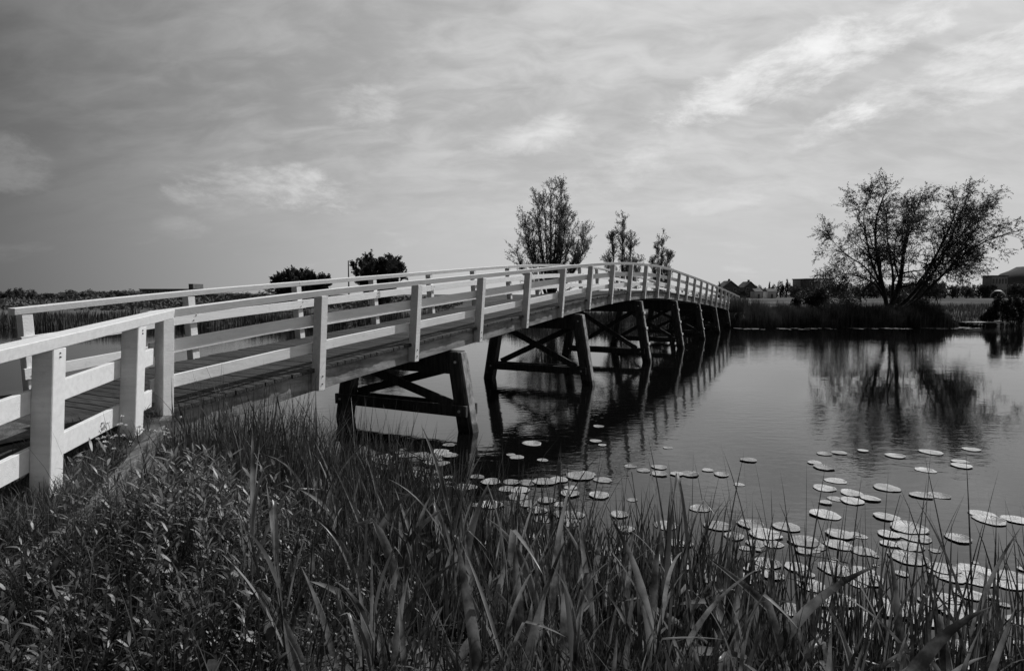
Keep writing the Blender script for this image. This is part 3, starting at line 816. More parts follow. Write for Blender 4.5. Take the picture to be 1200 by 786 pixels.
# ------------------------------------------------------------------ pollard willows in the meadow
for i, (px, dd) in enumerate(((943.5, 92), (953, 93), (959.5, 90), (967.5, 91))):
    x = (px - 600) / 690 * dd
    v = VQ(); v.add(*tube(resample([(0, 0, -.1), (.04, 0, .5), (0, 0, 1.05)], 6), [.17, .15, .15, .16, .2, .26], 7))
    c = VQ(); n = 420
    a = rng.uniform(0, 6.283, n)
    c.add(*ribbons(np.stack([rng.normal(0, .12, n), rng.normal(0, .12, n), rng.uniform(.95, 1.2, n)], -1), a, rng.uniform(0, 1.3, n), rng.uniform(0, .4, n), rng.uniform(.35, .75, n), rng.uniform(.03, .07, n), 3))
    make_tree('pollard_willow', (x, dd, float(ground_z(x, dd))), v, c, ['leftmost', 'second from left', 'third from left', 'rightmost'][i] + ' of four small pollard willows in the meadow', MAT['leaf_dark'], group='pollard willows in the meadow')

# ------------------------------------------------------------------ distant trees (four shared shapes)
protos = []
for q, (rx, rz) in enumerate(((3.4, 6.0), (2.6, 7.5), (4.6, 5.2), (1.7, 8.5))):
    protos.append((trunk_vq(rz * .45, .28, 5, rx * .5).mesh('trunk', MAT['bark'], True), blob_crown(1500, rx, rx * .8, rz, 11, .55).mesh('crown', MAT['leaf_far'])))
def far_tree(px, dist, hpx, kind, label, group, wscale=1.0):
    x = (px - 600) / 690 * dist
    z = float(ground_z(x, dist))
    hz = (6.0, 7.5, 5.2, 8.5)[kind] * 1.15
    sc = ((hpx + (EYE - z) * 690 / dist) * dist / 690) / hz
    root = empty('distant_tree', (x, dist, z - .1), rng.uniform(0, 6.28)); tag(root, label, 'tree', group)
    root.scale = (sc * wscale, sc * wscale, sc)
    link('trunk', protos[kind][0], root); link('crown', protos[kind][1], root)
lg = 'dark tree in the row on the left horizon'
for px, hp, k, ws in ((-8, 2, 2, 1.2), (4, 2, 1, .9), (13, 4, 3, .9), (19, 5, 3, .9), (26, 5, 3, .9), (33, 4, 1, .8), (41, 3, 3, 1.0), (52, -1, 2, 1.3), (66, 0, 0, 1.0), (74, -1, 2, 1.2), (86, 0, 2, 1.2), (95, 3, 0, 1.1), (105, 2, 2, 1.1), (114, 3, 0, 1.1), (127, 0, 2, 1.3), (138, 1, 2, 1.3), (149, 2, 2, 1.3), (160, 3, 2, 1.3), (262, 0, 2, 1.3), (275, -1, 2, 1.3), (290, 0, 2, 1.3), (306, -1, 2, 1.3), (320, 6, 2, 1.3)):
    far_tree(px, rng.uniform(130, 170), hp + 3, k, lg, 'trees on the left horizon', ws * 2.4)
rg = 'dark tree in the row on the horizon right of the bridge'
for px, hp, k, ws in ((842, 15, 3, .8), (850, 8, 2, 1.0), (868, 8, 2, 1.0), (886, 12, 1, .9), (893, 10, 0, 1), (901, 15, 3, .7), (909, 12, 0, .9), (914, 17, 1, .8), (921, 18, 3, .8), (928, 13, 0, 1), (934, 11, 2, 1.2)):
    far_tree(px, rng.uniform(270, 300), hp, k, rg, 'trees on the horizon right of the bridge', ws)
bgp = 'dark tree on the horizon behind the large willow'
for px in range(978, 1160, 8):
    far_tree(px + rng.uniform(-2, 2), rng.uniform(240, 280), rng.uniform(11, 17), int(rng.integers(0, 3)), bgp + (', left of its trunk' if px < 1035 else (', seen through its leaning stems' if px < 1100 else ', right of its crown')), 'trees behind the willow', 1.3)
eg = 'dark tree at the foot of the wooded hill on the right edge'
for px, hp in ((1183, 12), (1191, 15), (1199, 12), (1208, 13)):
    far_tree(px, 255, hp, 2, eg, 'trees below the hill', 1.2)
# undergrowth round the willow's foot
for i, (x, y, rx, rz, lab) in enumerate(((30.6, 55.0, 2.6, 2.6, 'dark shrub behind the left side of the willow trunk'), (37.6, 55.6, 1.9, 1.7, 'dark shrub just right of the willow trunk'), (28.2, 56, 1.6, 2.2, 'small dark shrub left of the willow, beside the pollards'))):
    make_tree('shrub', (x, y, .9), trunk_vq(rz * .5, .06, 6, rx * .5), blob_crown(2600, rx, 1.5, rz, 12, .20), lab, MAT['leaf_willow'], 'shrub')
# dark waterside bushes and the sheltering canopy on the right edge
for x, y, rx, rz, lab in ((41.5, 49.8, .85, 2.35, 'dark upright bush at the water beside the rounded canopy'), (43.3, 50.3, .7, 2.2, 'dark upright bush cut by the right edge of the picture'), (41.3, 50.9, .6, 1.1, 'small pale bush below the rounded canopy')):
    make_tree('bush', (x, y, max(.0, float(ground_z(x, y)) - .2)), trunk_vq(rz * .6, .05, 6, rx * .4), blob_crown(2600, rx, rx, rz, 12, .16), lab, MAT['leaf_dark'] if rx > .65 else MAT['grass'], 'bush')
um = empty('garden_umbrella', (42.0, 51.0, float(ground_z(42.0, 51.0)))); tag(um, 'dark round umbrella with a pale top on the right bank', 'umbrella')
zc = 3.05 - um.location.z
def dome(r, h, z0, n=16, rows=6, lo=0.0, hi=1.0):
    v = []; f = []
    for j in range(rows + 1):
        a = (lo + (hi - lo) * j / rows) * math.pi / 2
        for i in range(n):
            b = 2 * math.pi * i / n; rr = r * math.sin(a) * (1 - .03 * (i % 2))
            v.append((rr * math.cos(b), rr * math.sin(b), z0 + h * math.cos(a)))
    for j in range(rows):
        for i in range(n): f.append((j * n + i, j * n + (i + 1) % n, (j + 1) * n + (i + 1) % n, (j + 1) * n + i))
    return v, f
m = MB(); m.add(*dome(.55, .62, zc - .62 - .0, lo=.25)); m.add(*dome(.50, .55, zc - .66, lo=.25)); link('canopy', m.mesh('canopy', MAT['canvas'], True), um)
m = MB(); m.add(*dome(.56, .64, zc - .61, lo=0.02, hi=.34)); link('top_panel', m.mesh('top_panel', MAT['canvas_pale'], True), um)
m = MB(); m.bar((0, 0, 0), (0, 0, zc + .08), .04, .04, up=(1, 0, 0)); link('pole', m.mesh('pole', MAT['metal']), um)
m = MB(); m.box(-.3, .3, -.3, .3, 0, .06); link('base', m.mesh('base', MAT['metal'], bevel=.01), um)
# low landing stage
jt = empty('landing_stage', (39.5, 49.6, 0)); tag(jt, 'low pale landing stage along the water left of the dark bush', 'jetty')
for i in range(6):
    m = MB(); m.box(-1.5 + i * .52, -.99 + i * .52, -.5, .5, .34, .40); link('board', m.mesh('board', MAT['jetty']), jt)
for i in range(3):
    m = MB(); m.box(-1.4 + i * 1.4, -1.28 + i * 1.4, -.45, -.33, -.6, .338); link('pile', m.mesh('pile', MAT['pile']), jt)

# ------------------------------------------------------------------ buildings on the horizon
def px_x(px, d): return (px - 600) / 690 * d
def px_z(py, d): return EYE - (py - 345) / 690 * d
def windows(root, xs, zs, yf, w, h, mat=None):
    for x in xs:
        for z in zs:
            m = MB(); m.box(x - w / 2, x + w / 2, yf - .12, yf + .05, z - h / 2, z + h / 2)
            f = link('window', m.mesh('window', MAT['whitewall']), root)
            m = MB(); m.box(x - w / 2 + .1, x + w / 2 - .1, yf - .14, yf - .13, z - h / 2 + .1, z + h / 2 - .1)
            link('pane', m.mesh('pane', MAT['glass']), f)
def house(px, d, wpx, eave, ridge, label, wallm):
    x = px_x(px, d); zg = float(ground_z(x, d)); w = wpx * d / 690
    r = empty('house', (x, d, zg)); tag(r, label, 'house', 'houses on the horizon')
    ze = px_z(eave, d) - zg; zr = px_z(ridge, d) - zg
    m = MB(); m.box(-w / 2, w / 2, 0, 9, -1, ze); m.add([(-w / 2, 0, ze), (w / 2, 0, ze), (0, 0, zr - .3), (-w / 2, 9, ze), (w / 2, 9, ze), (0, 9, zr - .3)], [(0, 1, 2), (5, 4, 3), (0, 2, 5, 3), (1, 4, 5, 2)])
    link('wall', m.mesh('wall', wallm), r)
    m = MB()
    for sg in (-1, 1):
        a = (0, -.4, zr); b = (sg * (w / 2 + .5), -.4, ze - .35)
        m.add([a, b, (b[0], b[1], b[2] + .3), (a[0], a[1], a[2] + .3), (0, 9.4, zr), (b[0], 9.4, b[2]), (b[0], 9.4, b[2] + .3), (0, 9.4, zr + .3)], [(0, 1, 2, 3), (4, 7, 6, 5), (0, 4, 5, 1), (3, 2, 6, 7), (1, 5, 6, 2)])
    rf = link('roof', m.mesh('roof', MAT['roof']), r)
    m = MB(); m.box(-.4, .4, 2, 2.8, zr - .6, zr + 1.1); link('chimney', m.mesh('chimney', MAT['brick']), rf)
    windows(r, [-w * .25, w * .25], [1.6, ze - 1.0], 0, 1.2, 1.3)
    m = MB(); m.box(-.5, .5, -.1, .03, -.5, 2.1); link('door', m.mesh('door', MAT['roof']), r)
house(855.5, 285, 19, 337, 329.5, 'gabled house with steep roof just right of the bridge end', MAT['brick'])
house(878.5, 285, 13, 336.5, 330.5, 'narrower gabled house between trees right of the bridge', MAT['brick'])
def block(name, px0, px1, ytop, d, dep, label, wallm, rows, cols, side=None, extra=None, ww=1.4):
    x0, x1 = px_x(px0, d), px_x(px1, d); zg = float(ground_z((x0 + x1) / 2, d))
    r = empty(name, ((x0 + x1) / 2, d, zg)); tag(r, label, 'building')
    h = px_z(ytop, d) - zg; w = x1 - x0
    m = MB(); m.box(-w / 2, w / 2, 0, dep, -1, h); link('wall', m.mesh('wall', wallm), r)
    m = MB(); m.box(-w / 2 - .3, w / 2 + .3, -.3, dep + .3, h + .002, h + .45); rf = link('roof', m.mesh('roof', MAT['roof']), r)
    if extra:
        m = MB(); m.box(w * extra[0], w * extra[1], 2, dep - 2, h + .452, h + extra[2]); link('roof_house', m.mesh('roof_house', MAT['roof']), rf)
    st_ = h / rows
    windows(r, [(-w / 2 + (i + .5) * w / cols) for i in range(cols)], [st_ * (j + .55) for j in range(rows)], 0, ww, st_ * .55)
    return r
block('apartment_block', 953, 982, 327.5, 290, 14, 'pale flat-roofed apartment block left of the willow', MAT['whitewall'], 3, 6, ww=1.5).rotation_euler.z = R(34)
block('dark_wing', 943.5, 953.5, 327.5, 289, 7, 'dark blank end of the apartment block beside the pale facade', MAT['brick'], 2, 1, ww=.8)
block('long_building', 165, 252, 339.5, 300, 14, 'long low flat-roofed building above the far railing on the left', MAT['brick'], 2, 14, extra=(.13, .19, 3.0), ww=1.6)
block('low_building', 1160, 1178, 324, 250, 5, 'grey flat-roofed building left of the hill', MAT['render'], 2, 5, ww=1.2)
for px, py, wpx, lab in ((888.5, 341.5, 9, 'low white house wall between the two groups of trees'), (904, 341.5, 10, 'low white house wall right of the narrower gabled house'), (1189, 340, 7, 'small white shed near the right edge')):
    d = 262 if px > 500 else 220; x = px_x(px, d); zg = float(ground_z(x, d)); w = wpx * d / 690; h = max(2.0, px_z(py, d) - zg)
    if px < 500: h = 2.4
    r = empty('outbuilding', (x, d, zg)); tag(r, lab, 'shed')
    m = MB(); m.box(-w / 2, w / 2, 0, 5, -1, h); link('wall', m.mesh('wall', MAT['whitewall']), r)
    m = MB(); m.loft([[(-w / 2 - .2, -.3, h + .002), (-w / 2 - .2, 5.3, h + .002), (-w / 2 - .2, 2.5, h + 1.3)], [(w / 2 + .2, -.3, h + .002), (w / 2 + .2, 5.3, h + .002), (w / 2 + .2, 2.5, h + 1.3)]]); link('roof', m.mesh('roof', MAT['roof']), r)
    m = MB(); m.box(-.45, .45, -.06, .02, 0, 1.9); link('door', m.mesh('door', MAT['roof']), r)

# ------------------------------------------------------------------ lily pads
PADS = [(-1.14,10.44,0.123,0),(-1.37,9.63,0.207,0),(-1.55,9.78,0.147,0),(-1.03,9.71,0.135,0),(-1.1,9.27,0.1,0),(-1.27,9.25,0.109,0),(-1.42,8.82,0.119,0),(-1.61,8.71,0.164,0),(-1.65,8.44,0.091,0),(-1.18,8.53,0.092,0),(-1.57,7.69,0.187,1),(-1.47,7.68,0.083,1),(-0.86,7.7,0.116,1),(-0.9,7.47,0.153,1),(-1.1,7.15,0.174,1),(-1.15,6.9,0.149,1),(0.36,10.49,0.18,1),(0.08,9.59,0.124,1),(-0.02,9.78,0.084,1),(0.5,9.45,0.091,1),(1.54,10.71,0.115,1),(1.62,10.4,0.078,1),(1.77,11.89,0.114,1),(-0.01,8.3,0.125,1),(-0.08,8.03,0.117,1),(0.23,8.3,0.143,1),(0.11,7.97,0.137,1),(0.47,8.33,0.179,1),(0.68,8.42,0.136,1),(1.0,8.59,0.208,1),(1.12,8.7,0.14,1),(1.32,8.42,0.136,1),(-0.27,7.4,0.152,1),(0.2,7.44,0.129,1),(0.45,7.56,0.122,1),(0.78,7.81,0.135,1),(0.62,7.42,0.1,1),(0.36,6.9,0.112,1),(0.27,6.4,0.097,1),(0.77,7.04,0.122,1),(1.31,7.06,0.114,1),(1.31,6.6,0.1,1),(1.19,6.1,0.083,1),(1.86,9.1,0.098,1),(2.02,8.89,0.105,1),(2.3,9.05,0.122,2),(2.21,8.71,0.131,2),(2.48,8.7,0.103,2),(2.75,10.23,0.088,2),(1.8,6.73,0.146,3),(1.79,6.23,0.101,3),(1.57,5.82,0.126,3),(1.1,5.75,0.078,1),(1.51,5.43,0.103,3),(0.62,5.97,0.049,1),(0.46,6.04,0.039,1),(-0.43,6.19,0.067,1),(0.88,5.55,0.091,1),(1.46,5.08,0.083,3),(1.15,5.25,0.072,1),(-2.16,9.59,0.18,0),(-2.17,9.41,0.126,0),(2.67,8.71,0.155,2),(3.01,8.9,0.086,2),(3.14,8.67,0.112,2),(3.86,9.45,0.132,2),(3.23,8.22,0.08,2),(2.37,7.27,0.129,2),(2.4,6.71,0.156,3),(2.48,6.41,0.111,3),(2.8,6.75,0.146,3),(2.85,6.46,0.175,3),(2.65,6.23,0.108,3),(2.83,6.21,0.108,3),(3.19,6.68,0.152,3),(3.19,6.27,0.17,3),(3.07,6.02,0.082,3),(3.69,6.46,0.15,3),(3.53,6.19,0.148,3),(3.7,6.03,0.121,3),(5.3,9.84,0.127,2),(5.59,9.9,0.127,2),(4.86,9.3,0.11,2),(4.87,9.03,0.155,2),(4.7,8.39,0.149,2),(4.36,8.06,0.156,2),(4.62,7.85,0.144,2),(4.45,7.54,0.15,2),(4.74,7.63,0.123,2),(4.07,7.48,0.081,2),(4.28,7.63,0.099,2),(3.85,7.07,0.176,3),(5.24,8.07,0.178,2),(4.55,6.99,0.143,3),(6.41,9.69,0.145,2),(6.07,10.02,0.086,2),(6.37,8.9,0.143,2),(7.19,9.94,0.187,2),(8.02,10.12,0.141,2),(7.25,9.36,0.131,2),(7.09,9.12,0.152,2),(5.5,7.75,0.138,2),(5.74,7.76,0.138,2),(5.78,7.07,0.153,3),(5.72,6.88,0.171,3),(6.04,6.9,0.142,3),(4.24,6.46,0.119,3),(4.58,6.63,0.197,3),(4.49,6.39,0.163,3),(4.28,6.15,0.13,3),(4.06,5.87,0.179,3),(4.09,6.21,0.094,3),(4.94,6.35,0.131,3),(4.25,5.62,0.141,3),(4.53,5.57,0.182,3),(4.4,5.43,0.171,3),(4.64,5.34,0.145,3),(4.8,5.46,0.134,3),(5.02,5.62,0.046,3),(4.65,5.45,0.065,3),(4.13,5.14,0.123,3),(2.78,5.31,0.13,3),(3.18,5.62,0.159,3),(3.38,5.42,0.147,3),(2.89,5.03,0.146,3),(3.25,4.89,0.166,3),(2.92,4.73,0.142,3),(2.7,4.73,0.109,3),(3.69,5.0,0.109,3),(3.85,5.06,0.105,3),(3.81,4.8,0.158,3),(3.68,4.93,0.081,3),(1.85,5.48,0.134,3),(2.21,5.43,0.118,3),(2.56,5.75,0.131,3),(2.36,5.65,0.092,3),(2.51,5.49,0.105,3),(1.9,6.19,0.06,3),(2.84,4.51,0.086,3),(2.92,4.44,0.085,3),(2.62,4.3,0.083,3),(3.02,4.34,0.1,3),(3.47,4.3,0.118,3),(3.59,4.24,0.105,3),(3.33,4.15,0.091,3),(4.2,4.71,0.09,3),(2.4,4.88,0.107,3),(2.45,4.42,0.085,3),(3.36,4.38,0.072,3),(4.29,5.07,0.042,3)]
for _ in range(16): PADS.append((rng.uniform(-2.3, -.5), rng.uniform(8.0, 10.2), rng.uniform(.07, .16), 0))
for _ in range(16): PADS.append((rng.uniform(-.9, 1.6), rng.uniform(6.0, 8.7), rng.uniform(.06, .15), 1))
for _ in range(26): PADS.append((rng.uniform(1.6, 4.4), rng.uniform(4.2, 6.2), rng.uniform(.05, .12), 3))
for _ in range(26): PADS.append((rng.uniform(1.4, 4.8), rng.uniform(4.1, 6.6), rng.uniform(.03, .075), 3))
for _ in range(14): PADS.append((rng.uniform(-2.4, -.4), rng.uniform(7.6, 9.8), rng.uniform(.04, .10), 0))
pad_me = []
for q in range(8):
    n = 30; v = [(0, 0, .012)]; f = []
    cut = .13 + .16 * rng.uniform()
    ph = rng.uniform(0, 6.28, 4); curl = rng.uniform(.04, .10) if q % 3 == 0 else rng.uniform(0, .03)
    for ring, rr in enumerate((.55, .9, 1.0)):
        for i in range(n):
            a = cut + (2 * math.pi - 2 * cut) * i / (n - 1)
            wob = 1 + .05 * math.sin(3 * a + ph[0]) + .025 * math.sin(7 * a + ph[1]) + (.02 * math.sin(16 * a + ph[2]) if ring == 2 else 0)
            z = .012 + (.005 * math.sin(2 * a + ph[3]) + .003 * math.sin(5 * a)) * rr + (curl * max(0, math.sin(a + ph[1])) if ring == 2 else 0)
            v.append((rr * wob * math.cos(a), rr * wob * .93 * math.sin(a), max(.004, z)))
    for i in range(n - 1): f.append((0, 1 + i, 2 + i))
    for ring in range(2):
        for i in range(n - 1):
            a = 1 + ring * n + i; f.append((a, a + n, a + n + 1, a + 1))
    k0 = len(v)                            # a thin underside so that the leaf has thickness
    for i in range(n): v.append((v[1 + 2 * n + i][0] * .99, v[1 + 2 * n + i][1] * .99, v[1 + 2 * n + i][2] - .012))
    for i in range(n - 1): f.append((1 + 2 * n + i, k0 + i, k0 + i + 1, 2 + 2 * n + i))
    f.append(tuple(k0 + i for i in range(n))[::-1])
    pad_me.append(mesh('lily_pad', v, f, MAT['pad'], True))
where = ['floating in dark water beside the first bridge pier', 'floating at the edge of the bridge reflection, centre', 'scattered on open water right of the bridge', 'floating just beyond the foreground reeds, right']
for i, (x, y, r, gq) in enumerate(PADS):
    o = link('lily_pad', pad_me[i % 8], None, (x, y, .004 + .0022 * (i % 6)), (rng.uniform(-.012, .012), rng.uniform(-.012, .012), rng.uniform(0, 6.283)), (r * 1.02, r * 1.02, r))
    wh = where[gq]
    if gq >= 2: wh += (', left part' if x < 3 else (', middle part' if x < 4.4 + (gq == 2) else ', right part'))
    size = 'small' if r < .1 else ('large' if r > .15 else 'medium')
    tag(o, size + ' round lily pad ' + wh, 'lily pad', size + ' lily pads ' + wh)

# ------------------------------------------------------------------ foreground reeds and rushes
def shore_y(x): return np.interp(x, SHX, SHY)
def field(n, x0, x1, d0, d1, dens=None):
    """random spots given by distance inland (positive) or out in the water (negative)"""
    x = rng.uniform(x0, x1, n * 3); d = rng.uniform(d0, d1, n * 3); y = shore_y(x) - d
    keep = (y > 1.15) & ((x > kerb_x(y) + .12) | (y > 6.3)) & (to_local(x, y)[1] < .1 + 10 * (to_local(x, y)[0] > -2))
    if dens is not None: keep &= rng.uniform(size=len(x)) < dens(x, y, d)
    x, y = x[keep][:n], y[keep][:n]
    return x, y, np.maximum(ground_z(x, y), -.25)
A_ = rng
def bed(name, label, n, x0, x1, d0, d1, ztop, zv, wdt, mat, lean=.12, bend=.35, nseg=7, dens=None, tall=.08, lo=.25, crease=0.0, kink=0.06):
    x, y, z = field(n, x0, x1, d0, d1, dens); m = len(x)
    b = np.stack([x, y, z - .03], -1)
    zt = np.interp(x, [p[0] for p in ztop], [p[1] for p in ztop]) + rng.normal(0, zv, m) + (rng.uniform(size=m) < tall) * rng.uniform(.15, .45, m)
    ln = np.maximum(zt - z, lo) * 1.04
    v, q = ribbons(b, rng.uniform(0, 6.283, m), np.abs(rng.normal(0, lean, m)), np.abs(rng.normal(0, bend, m)), ln, wdt * rng.uniform(.6, 1.3, m), nseg, roll=rng.uniform(-1.5, 1.5, m), crease=crease, kink=kink)
    vq = VQ(); vq.add(v, q); o = link(name, vq.mesh(name, mat, crease == 0)); tag(o, label, 'reeds', kind='stuff'); return o
clump = lambda x, y, d: .25 + .75 * (np.sin(x * 2.3 + 1.0) * np.sin(y * 1.9 + x) > -.25)
offkerb = lambda x, y, d: ((x - kerb_x(y)) > .20 + .10 * np.sin(y * 5)) | (y > 6.1) | (y < 4.2)
bed('reed_bed', 'dense upright reeds in front of the first bridge pier', 3600, -3.5, -.5, -.8, 1.8, [(-3.5, 1.42), (-2.6, 1.36), (-1.6, 1.12), (-.5, .85)], .15, .012, MAT['reed'], .10, .5, 7, offkerb, .12)
bed('reed_bed', 'dense dark reeds across the middle foreground', 2700, -1.6, 1.6, -.35, 2.4, [(-1.6, 1.12), (-.5, 1.0), (1.6, .92)], .17, .015, MAT['reed'], .11, .45, 7, offkerb, .10)
bed('reed_bed', 'dark upright reeds in front of the lily pads, right foreground', 1500, 1.2, 5.2, -.30, 1.7, [(1.2, .92), (3, .86), (5.2, .9)], .18, .015, MAT['reed'], .12, .30, 7, clump, .2)
bed('broad_blades', 'broad upright reed blades near the bottom edge', 520, -1.7, 4.0, 1.0, 3.3, [(-1.7, 1.25), (0, 1.25), (1.5, 1.14), (4, .97)], .14, .046, MAT['reed_broad'], .18, .75, 10, None, .15, .25, .6, .22)
bed('tall_bank_grass', 'thin tall grass stems standing among the weeds, lower left', 1500, -3.0, -.9, 1.6, 4.6, [(-3.0, 1.5), (-1, 1.38)], .14, .006, MAT['grass'], .16, .7, 7, None, .1)
bed('dead_straw', 'pale dead straws leaning among the bank plants', 170, -2.9, 1.0, .8, 4.2, [(-3.0, 1.35), (1, 1.1)], .18, .006, MAT['reed_pale'], .45, .4, 6, None, .1)
bed('reed_stalks', 'tall separate dark reed stalks rising over the water, centre and right', 130, .2, 4.4, -.25, 1.1, [(.2, 1.38), (2, 1.42), (4.4, 1.36)], .12, .011, MAT['reed'], .14, .25, 8, None, .1, .25, 0.0, .12)
bed('dry_reeds', 'paler bent reed leaves among the foreground reeds', 230, -2.2, 4.6, 0.1, 2.4, [(-2.2, 1.0), (0, .9), (4.6, .8)], .2, .016, MAT['reed_pale'], .4, 1.1, 8, offkerb, 0, .25, .5, .35)
bed('low_grass', 'short dark grass filling the bank under the reeds', 8000, -3.0, 5.5, .2, 4.2, [(-3, .2), (5, .2)], .1, .009, MAT['grass'], .3, .8, 5, None, 0, .38)

# broad-leaved reed plants close to the camera: each one a plant with its own leaves
def broad_plant(x, y, h, nleaf, label, pale=False):
    z = float(ground_z(x, y)); root = empty('broad_reed', (x, y, z - .02)); tag(root, label, 'reed')
    vq = VQ(); lean = rng.normal(0, .06, 2)
    pts = np.array([[lean[0] * k * h, lean[1] * k * h, k * h * .85] for k in np.linspace(0, 1, 8)])
    vq.add(*tube(pts, np.linspace(.007, .002, 8), 5)); link('stem', vq.mesh('stem', MAT['stem'], True), root)
    a0 = rng.uniform(0, 6.28)
    for i in range(nleaf):
        f = .12 + .78 * i / max(1, nleaf - 1); p = pts[0] * (1 - f) + pts[-1] * f
        ln = h * rng.uniform(.6, .95) * (1 - .25 * f)
        v, q = ribbons(p[None], np.array([a0 + i * 2.6 + rng.normal(0, .4)]), np.array([rng.uniform(.08, .4)]), np.array([rng.uniform(.1, .9)]), np.array([ln]), np.array([rng.uniform(.022, .036)]), 10, roll=np.array([rng.uniform(-.7, .7)]), prof='long', crease=.5, kink=.15)
        l = VQ(); l.add(v, q); link('leaf', l.mesh('leaf', MAT['reed_pale'] if (pale and i % 3 == 1) else MAT['reed_broad'], False), root)
BP = [(-.95, 2.4, .7, 6, 'broad-leaved reed at lower left of the middle foreground'), (-.55, 2.2, .6, 5, 'short broad-leaved reed near the bottom edge, left of centre'), (-.05, 2.35, .72, 6, 'broad-leaved reed with a pale upright leaf at bottom centre'), (.25, 2.3, .62, 6, 'broad-leaved reed just right of bottom centre'), (.6, 2.5, .7, 5, 'broad-leaved reed with arching leaves, bottom right of centre'), (1.0, 2.5, .65, 5, 'broad-leaved reed with crossing leaves in front of the lily pads'), (-1.3, 2.8, .75, 6, 'broad-leaved reed beside the leafy weeds'), (-.3, 3.2, .85, 6, 'tall broad-leaved reed in the middle of the reed bed'), (.9, 3.3, .95, 5, 'tall broad-leaved reed at the right end of the dense reeds'), (1.75, 2.7, .75, 5, 'broad-leaved reed at the bottom right, left of the corner'), (2.4, 2.9, .9, 5, 'dark broad-leaved reed near the bottom right corner')]
for bp_ in BP: broad_plant(*bp_, pale=True)

# leafy weeds on the bank, lower left
def weeds(name, label, n, xr, yr, h, leaf, mat, nl):
    vs = VQ(); vl = VQ()
    for _ in range(n):
        x = rng.uniform(*xr); y = rng.uniform(*yr)
        if x < kerb_x(y) + (.10 if y > 4.2 else -.15): continue
        z = float(ground_z(x, y)); hh = h * rng.uniform(.6, 1.2)
        tip = np.array([x + rng.normal(0, .12) * hh, y + rng.normal(0, .12) * hh, z + hh])
        pts = resample([(x, y, z - .02), ((x * .6 + tip[0] * .4), (y * .6 + tip[1] * .4), z + hh * .55), tip], 6)
        vs.add(*tube(pts, np.linspace(.004, .0015, 6), 3))
        m = int(nl * rng.uniform(.7, 1.2)); f = np.linspace(.18, 1, m); i = f * 5; lo = np.minimum(i.astype(int), 4); fr = (i - lo)[:, None]
        p = pts[lo] * (1 - fr) + pts[lo + 1] * fr
        az = np.arange(m) * 2.4 + rng.uniform(0, 6.28)
        vl.add(*ribbons(p, az, rng.uniform(.5, 1.15, m), rng.uniform(.2, 1.1, m), leaf[0] * rng.uniform(.7, 1.2, m) * (1.1 - .35 * f), leaf[1] * rng.uniform(.8, 1.2, m), 4, roll=rng.uniform(-.4, .4, m), prof='leaf'))
    root = empty(name, (0, 0, 0))
    o = link(name, vl.mesh('leaves', mat, True)); tag(o, label, 'weeds', kind='stuff')
    s = link('stems', vs.mesh('stems', MAT['stem'], True), o)
    bpy.data.objects.remove(root)
    return o
weeds('leafy_weeds', 'leafy weeds with narrow shiny leaves beside the timber edge', 360, (-2.8, -1.1), (2.0, 4.6), .42, (.085, .012), MAT['weed'], 28)
weeds('tall_weeds', 'taller clump of weeds with bright narrow drooping leaves beside the timber edge', 90, (-2.5, -1.55), (3.1, 4.4), .66, (.115, .015), MAT['weed_bright'], 30)
weeds('dock_plants', 'broad-leaved low plants scattered in the lower left corner', 46, (-2.6, -.9), (1.5, 3.2), .26, (.12, .035), MAT['weed'], 9)
weeds('low_weeds', 'low small-leaved weeds filling the lower left corner', 620, (-2.9, -.5), (1.2, 3.3), .24, (.035, .010), MAT['weed'], 20)
# grass under the white approach railing
def grass_patch(name, label, n, xr, yr, h, left=True, wdt=.006):
    x = rng.uniform(xr[0], xr[1], n); y = rng.uniform(yr[0], yr[1], n)
    k = (x < kerb_x(y) - .05)
    s, l = to_local(x, y); k &= ~((l > .05) & (l < 2.75)) | (s > -2.3)
    k &= ~((s > -3.3) & (l > -.05))
    x, y = x[k], y[k]; m = len(x)
    v, q = ribbons(np.stack([x, y, ground_z(x, y) - .01], -1), rng.uniform(0, 6.283, m), rng.uniform(0, .6, m), rng.uniform(.2, 1.3, m), h * rng.uniform(.5, 1.3, m), wdt * rng.uniform(.7, 1.4, m), 4)
    vq = VQ(); vq.add(v, q); o = link(name, vq.mesh(name, MAT['grass'], True)); tag(o, label, 'grass', kind='stuff')
grass_patch('grass_verge', 'dark grass under the white approach railing', 5200, (-4.1, -2.5), (2.0, 6.2), .17)
grass_patch('long_grass', 'long grass drooping over the near end of the timber edge', 2200, (-3.2, -2.2), (2.2, 4.15), .24)
grass_patch('grass_tuft', 'shaggy grass round the foot of the nearest white post', 1700, (-3.7, -2.9), (3.0, 4.6), .20)
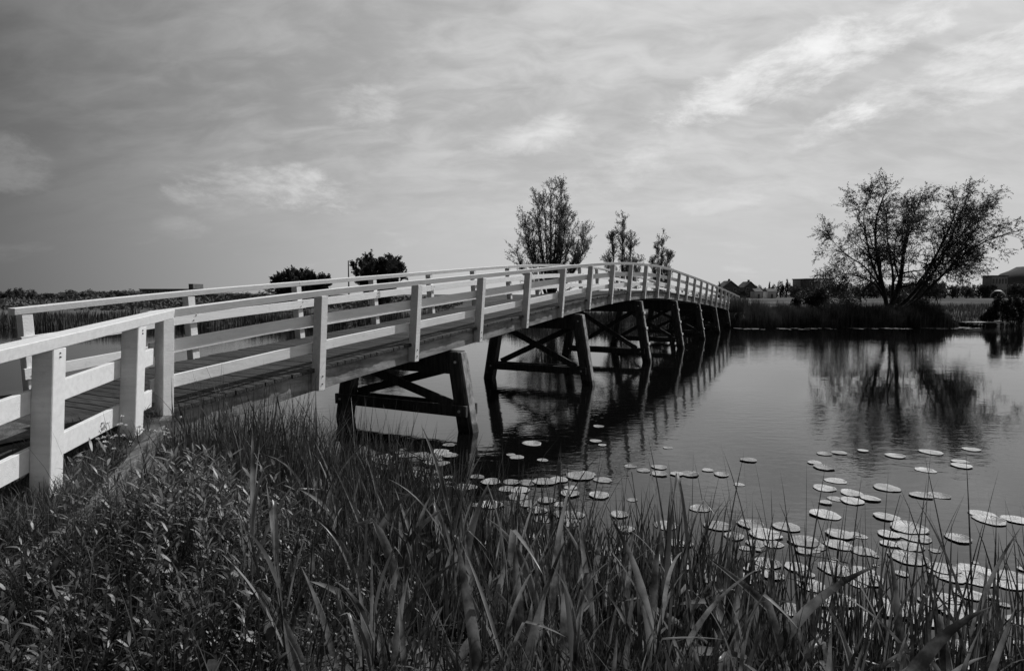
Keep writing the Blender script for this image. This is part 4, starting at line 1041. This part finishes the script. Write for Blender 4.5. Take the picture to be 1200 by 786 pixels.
# white flowers behind the timber edge
for i in range(7):
    y = 4.75 + .17 * i + rng.uniform(-.05, .05); x = -3.42 + rng.uniform(-.12, .16) - .02 * i
    z = float(ground_z(x, y)); root = empty('white_flower', (x, y, z))
    tag(root, 'small plant with round white flower heads under the white approach railing', 'flower', 'white flowers under the railing')
    for k in range(5):
        a = rng.uniform(0, 6.28); hh = rng.uniform(.16, .32); tp = np.array([math.cos(a) * .09, math.sin(a) * .09, hh])
        vq = VQ(); vq.add(*tube(resample([(0, 0, 0), tp * .5 + np.array([0, 0, .02]), tp], 5), np.linspace(.003, .002, 5), 4)); sm = link('stem', vq.mesh('stem', MAT['stem']), root)
        n = 22; d = rng.normal(size=(n, 3)); d /= np.linalg.norm(d, axis=1)[:, None]; d[:, 2] = np.abs(d[:, 2])
        fv = VQ(); fv.add(*leaf_quads(tp[None] + d * .004, d, np.full(n, .017), np.full(n, .009))); link('flower_head', fv.mesh('flower_head', MAT['petal']), sm)
    m = 8; lf = VQ(); lf.add(*ribbons(np.zeros((m, 3)), rng.uniform(0, 6.28, m), rng.uniform(.4, 1.1, m), rng.uniform(.2, .8, m), rng.uniform(.08, .16, m), np.full(m, .02), 4, prof='leaf')); link('leaves', lf.mesh('leaves', MAT['weed'], True), root)
# fringe of floating leaves along the foot of the far reeds (too far off to count)
n = 420; x = rng.uniform(17.5, 37.5, n); x = x[np.sin(x * 2.1) + np.sin(x * 5.3 + 1) > .1]; n = len(x); y = np.interp(x, FSX, FSY) - .5 - 1.9 * rng.uniform(size=n) ** 1.5
vq = VQ(); rr = rng.uniform(.10, .28, n); ph = rng.uniform(0, 6.283, n)
v = np.stack([np.stack([x + rr * np.cos(ph + k * np.pi / 2), y + rr * np.sin(ph + k * np.pi / 2), .012 + .01 * rng.uniform(size=n)], -1) for k in range(4)], 1).reshape(-1, 3)
vq.add(v, np.arange(n * 4).reshape(n, 4))
tag(link('floating_leaves', vq.mesh('floating_leaves', MAT['pad'])), 'pale fringe of floating leaves along the foot of the far reeds', 'leaves', kind='stuff')
